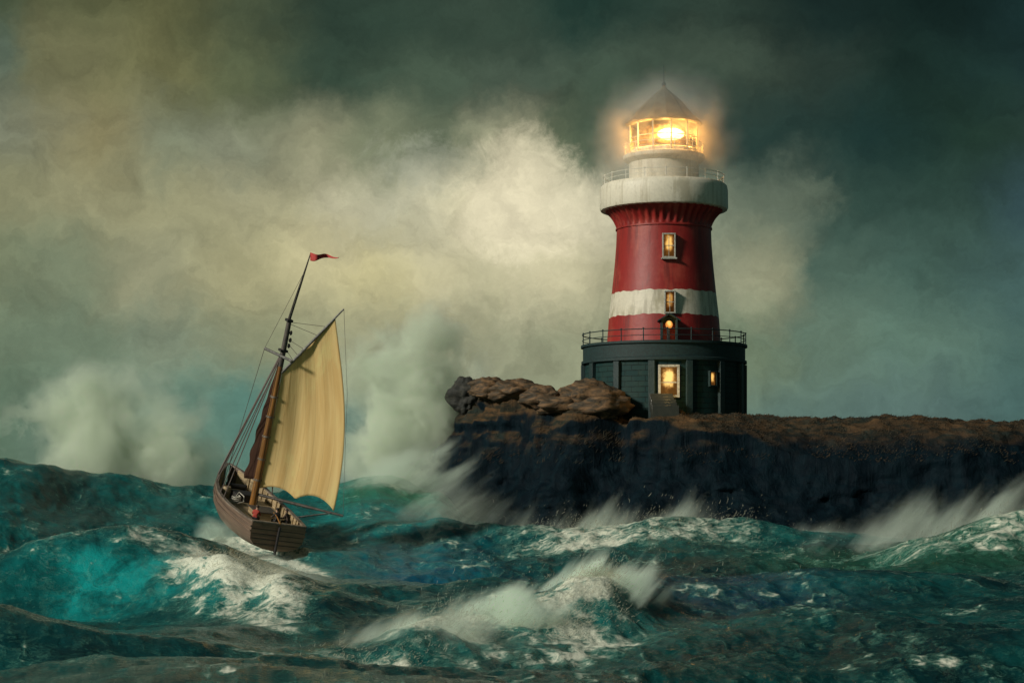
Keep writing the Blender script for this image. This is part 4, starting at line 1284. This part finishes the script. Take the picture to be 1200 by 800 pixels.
# ================================================================== SPRAY
def spray_mat(name, dens, nscale, thr=(0.40, 0.62), color=(0.88, 1.0, 0.89), stretch=(1, 1, 1), aniso=-0.25, seed=0.0, slant=None, body_rng=(0.05, 0.85)):
    m, t = material(name)
    co = t.new('ShaderNodeTexCoord').outputs['Object']
    pos = t.new('ShaderNodeNewGeometry').outputs['Position']
    r = t.vmath('LENGTH', co)
    if slant is not None:
        ca, sa = math.cos(R(slant)), math.sin(R(slant))
        px_ = t.vmath('DOT_PRODUCT', pos, (ca, 0, sa)); pz_ = t.vmath('DOT_PRODUCT', pos, (-sa, 0, ca)); py_ = t.xyz(pos)[1]
        pos = t.comb(t.math('MULTIPLY', px_, 0.42), t.math('MULTIPLY', py_, 0.8), t.math('MULTIPLY', pz_, 1.9))
    wn = t.vmath('ADD', t.vmath('MULTIPLY', pos, stretch), (seed, seed * 2, seed * 3))
    n = t.noise(wn, nscale, 7, 0.68, 0.9)
    n0 = t.noise(wn, nscale * 0.45, 3, 0.55, 0.3)
    rr_ = t.math('ADD', r, t.math('MULTIPLY', t.math('SUBTRACT', n, 0.5), 1.5))
    rr_ = t.math('ADD', rr_, t.math('MULTIPLY', t.math('SUBTRACT', n0, 0.5), 1.8))
    body = t.mapr(rr_, body_rng[0], body_rng[1], 1, 0)
    edge = t.mapr(r, 0.5, 0.99, 1, 0)
    d = t.math('MULTIPLY', t.math('MULTIPLY', body, edge), t.mapr(n, thr[0], thr[1], 0.25, 1.0))
    v = t.new('ShaderNodeVolumePrincipled')
    v.inputs['Color'].default_value = tuple(color) + (1,)
    v.inputs['Anisotropy'].default_value = aniso
    t.link(t.math('MULTIPLY', d, dens), v.inputs['Density'])
    finish(t, None, v.outputs[0])
    return m
def spray(px, py, Y, rx, ry, rz, dens, nscale=0.25, tilt=0.0, seed=0.0, label='', color=(0.88, 1.0, 0.89), name='spray', stretch=(1, 1, 1), thr=(0.40, 0.62), slant=None, body_rng=(0.15, 0.75)):
    mb = MB().sphere((0, 0, 0), 1.0, 24)
    o = mb.build(name, spray_mat(name + '_volume', dens, nscale, thr, color, stretch, seed=seed, slant=slant, body_rng=body_rng), None)
    k = Y / FPX
    o.location = P(px, py, Y)
    o.scale = (rx * k, ry, rz * k)
    o.rotation_euler = (0, R(tilt), 0)
    tag(o, label, 'spray', None, 'stuff')
    return o
spray(125, 535, 153, 200, 6, 130, 1.4, 0.30, 0, 1.0, 'pale spray blown off the big wave at the far left', color=(0.92, 1.0, 0.87), body_rng=(0.35, 0.72))
spray(485, 490, 164, 140, 5, 190, 1.5, 0.34, 18, 12.0, 'tall plume of spray thrown up beside the headland tip', color=(0.92, 1.0, 0.87), body_rng=(0.38, 0.72))
spray(700, 648, 136, 250, 4.5, 92, 0.50, 0.55, -10, 3.0, 'spray bursting against the middle of the cliff foot', slant=58)
spray(1105, 640, 122, 260, 5, 88, 0.42, 0.55, -16, 4.0, 'spray blown up the cliff at the right', slant=48)
spray(910, 655, 131, 230, 4, 66, 0.42, 0.55, -6, 11.0, 'low spray along the cliff foot below the lighthouse', slant=52)
spray(545, 610, 142, 130, 4, 70, 0.35, 0.5, 10, 17.0, 'thin spray drifting over the left foot of the headland', slant=40)
spray(300, 695, 92, 190, 4.5, 66, 0.9, 0.7, 16, 5.0, 'spray over the breaking wave below the boat', slant=-22)
spray(695, 708, 80, 140, 3.2, 76, 4.0, 0.9, -15, 6.0, 'spray over the breaking crest at bottom centre', slant=50, body_rng=(0.3, 0.75))
spray(590, 735, 75, 130, 3, 60, 3.0, 0.9, -12, 13.0, 'middle burst of spray on the bottom centre crest', slant=46, body_rng=(0.3, 0.75))
spray(500, 752, 71, 150, 3, 52, 1.2, 0.9, -8, 7.0, 'thin spray trailing left of the bottom centre crest', slant=40)
spray(475, 565, 150, 140, 4, 60, 0.9, 0.5, -12, 8.0, 'spray smoking off the green crest left of the headland', slant=35)
spray(256, 628, 128, 46, 2.5, 40, 0.8, 1.1, 35, 9.0, 'bow spray along the port side of the boat')
# lamplit mist round the lantern
def mist_mat():
    m, t = material('lamplit_mist')
    co = t.new('ShaderNodeTexCoord').outputs['Object']
    r = t.vmath('LENGTH', co)
    n = t.noise(co, 2.2, 4, 0.6)
    r = t.math('MULTIPLY_ADD', t.math('SUBTRACT', n, 0.5), 0.9, r)
    d = t.math('MULTIPLY', t.math('MULTIPLY', t.math('POWER', t.mapr(r, 0.36, 1.0, 1, 0, False), 2.2), t.mapr(r, 0.40, 0.46, 0, 1)), t.mapr(n, 0.3, 0.7, 0.6, 1.2))
    v = t.new('ShaderNodeVolumePrincipled')
    v.inputs['Color'].default_value = (0.95, 0.93, 0.88, 1)
    t.link(t.math('MULTIPLY', d, 0.27), v.inputs['Density'])
    finish(t, None, v.outputs[0])
    return m
mist = MB().sphere((0, 0, 0), 1.0, 24).build('mist', mist_mat(), None)
mist.location = (LX, LY, LZ + 23.9); mist.scale = (7.6, 7.6, 7.0)
tag(mist, 'amber lamplit mist round the lantern of the lighthouse', 'mist', None, 'stuff')

# flying wisps of foam torn off the crests
def wisp_mat():
    m, t = material('foam_wisps')
    pos = t.new('ShaderNodeNewGeometry').outputs['Position']
    n = t.noise(pos, 0.8, 4, 0.6)
    c = t.mix(t.mapr(n, 0.35, 0.65, 0, 1), (0.50, 0.52, 0.42), (0.80, 0.77, 0.62))
    dif = t.new('ShaderNodeBsdfDiffuse'); t.link(c, dif.inputs[0])
    trs = t.new('ShaderNodeBsdfTranslucent'); t.link(c, trs.inputs[0])
    ms = t.new('ShaderNodeMixShader'); ms.inputs[0].default_value = 0.4
    t.link(dif.outputs[0], ms.inputs[1]); t.link(trs.outputs[0], ms.inputs[2])
    tp = t.new('ShaderNodeBsdfTransparent')
    m2 = t.new('ShaderNodeMixShader'); m2.inputs[0].default_value = 0.5
    t.link(tp.outputs[0], m2.inputs[1]); t.link(ms.outputs[0], m2.inputs[2])
    finish(t, m2.outputs[0])
    return m
M['wisp'] = wisp_mat()
def sample_sea(mask, n, rng):
    pr = mask.ravel() * np.abs(np.gradient(XX, axis=1) * np.gradient(YY, axis=0)).ravel()
    pr = pr / pr.sum()
    i = rng.choice(len(pr), n, p=pr)
    return sv_[i] + rng.normal(0, 0.1, (n, 3))
wrng = np.random.default_rng(9)
def wisps(mask, n, direction, L, rad, spread=0.45, label='', liftm=0.12):
    b = sample_sea(mask, n, wrng)
    d = np.asarray(direction, float)[None] + wrng.normal(0, spread, (n, 3))
    d[:, 2] = np.abs(d[:, 2])
    d /= np.linalg.norm(d, axis=1, keepdims=True)
    ln = wrng.gamma(2.2, L / 2.2, n)
    lift = wrng.exponential(liftm, n)
    b = b + d * lift[:, None]
    o = strands('foam_spray', b, b + d * ln[:, None], rad * wrng.uniform(0.4, 1.3, n), M['wisp'], np.stack([0.12 * ln, 0 * ln, 0.10 * ln], 1), tipr=0.1)
    tag(o, label, 'foam', None, 'stuff')
    return o
wisps(np.clip(foam - 0.60, 0, 1) ** 1.3 * (YY < 92) * (pxC > 380) * (np.abs(dC) < 6) * (pxC < 800), 7000, (0.7, -0.1, 0.6), 0.09, 0.010, 0.5, 'flecks of foam torn from the bottom centre crest', 0.35)
wisps(np.clip(foam - 0.6, 0, 1) ** 1.2 * (pxB < 460) * (np.abs(dB + 2) < 8) * (YY > 78) * (YY < 110), 5000, (0.7, -0.2, 0.25), 0.10, 0.011, 0.5, 'flecks of foam on the breaking wave at lower left', 0.18)
wisps(np.clip(foam - 0.5, 0, 1) * (YY > 105) * (YY < 146) * (pxE > 540), 8000, (0.5, 0.1, 0.8), 0.14, 0.014, 0.4, 'flecks of foam leaping at the cliff foot', 0.5)
wisps(np.clip(np.maximum(wake, wakeL) - 0.4, 0, 1) * (ls < -1.9), 3000, (-0.2, -0.2, 0.6), 0.09, 0.013, 0.6, 'foam thrown up along the boat hull', 0.2)
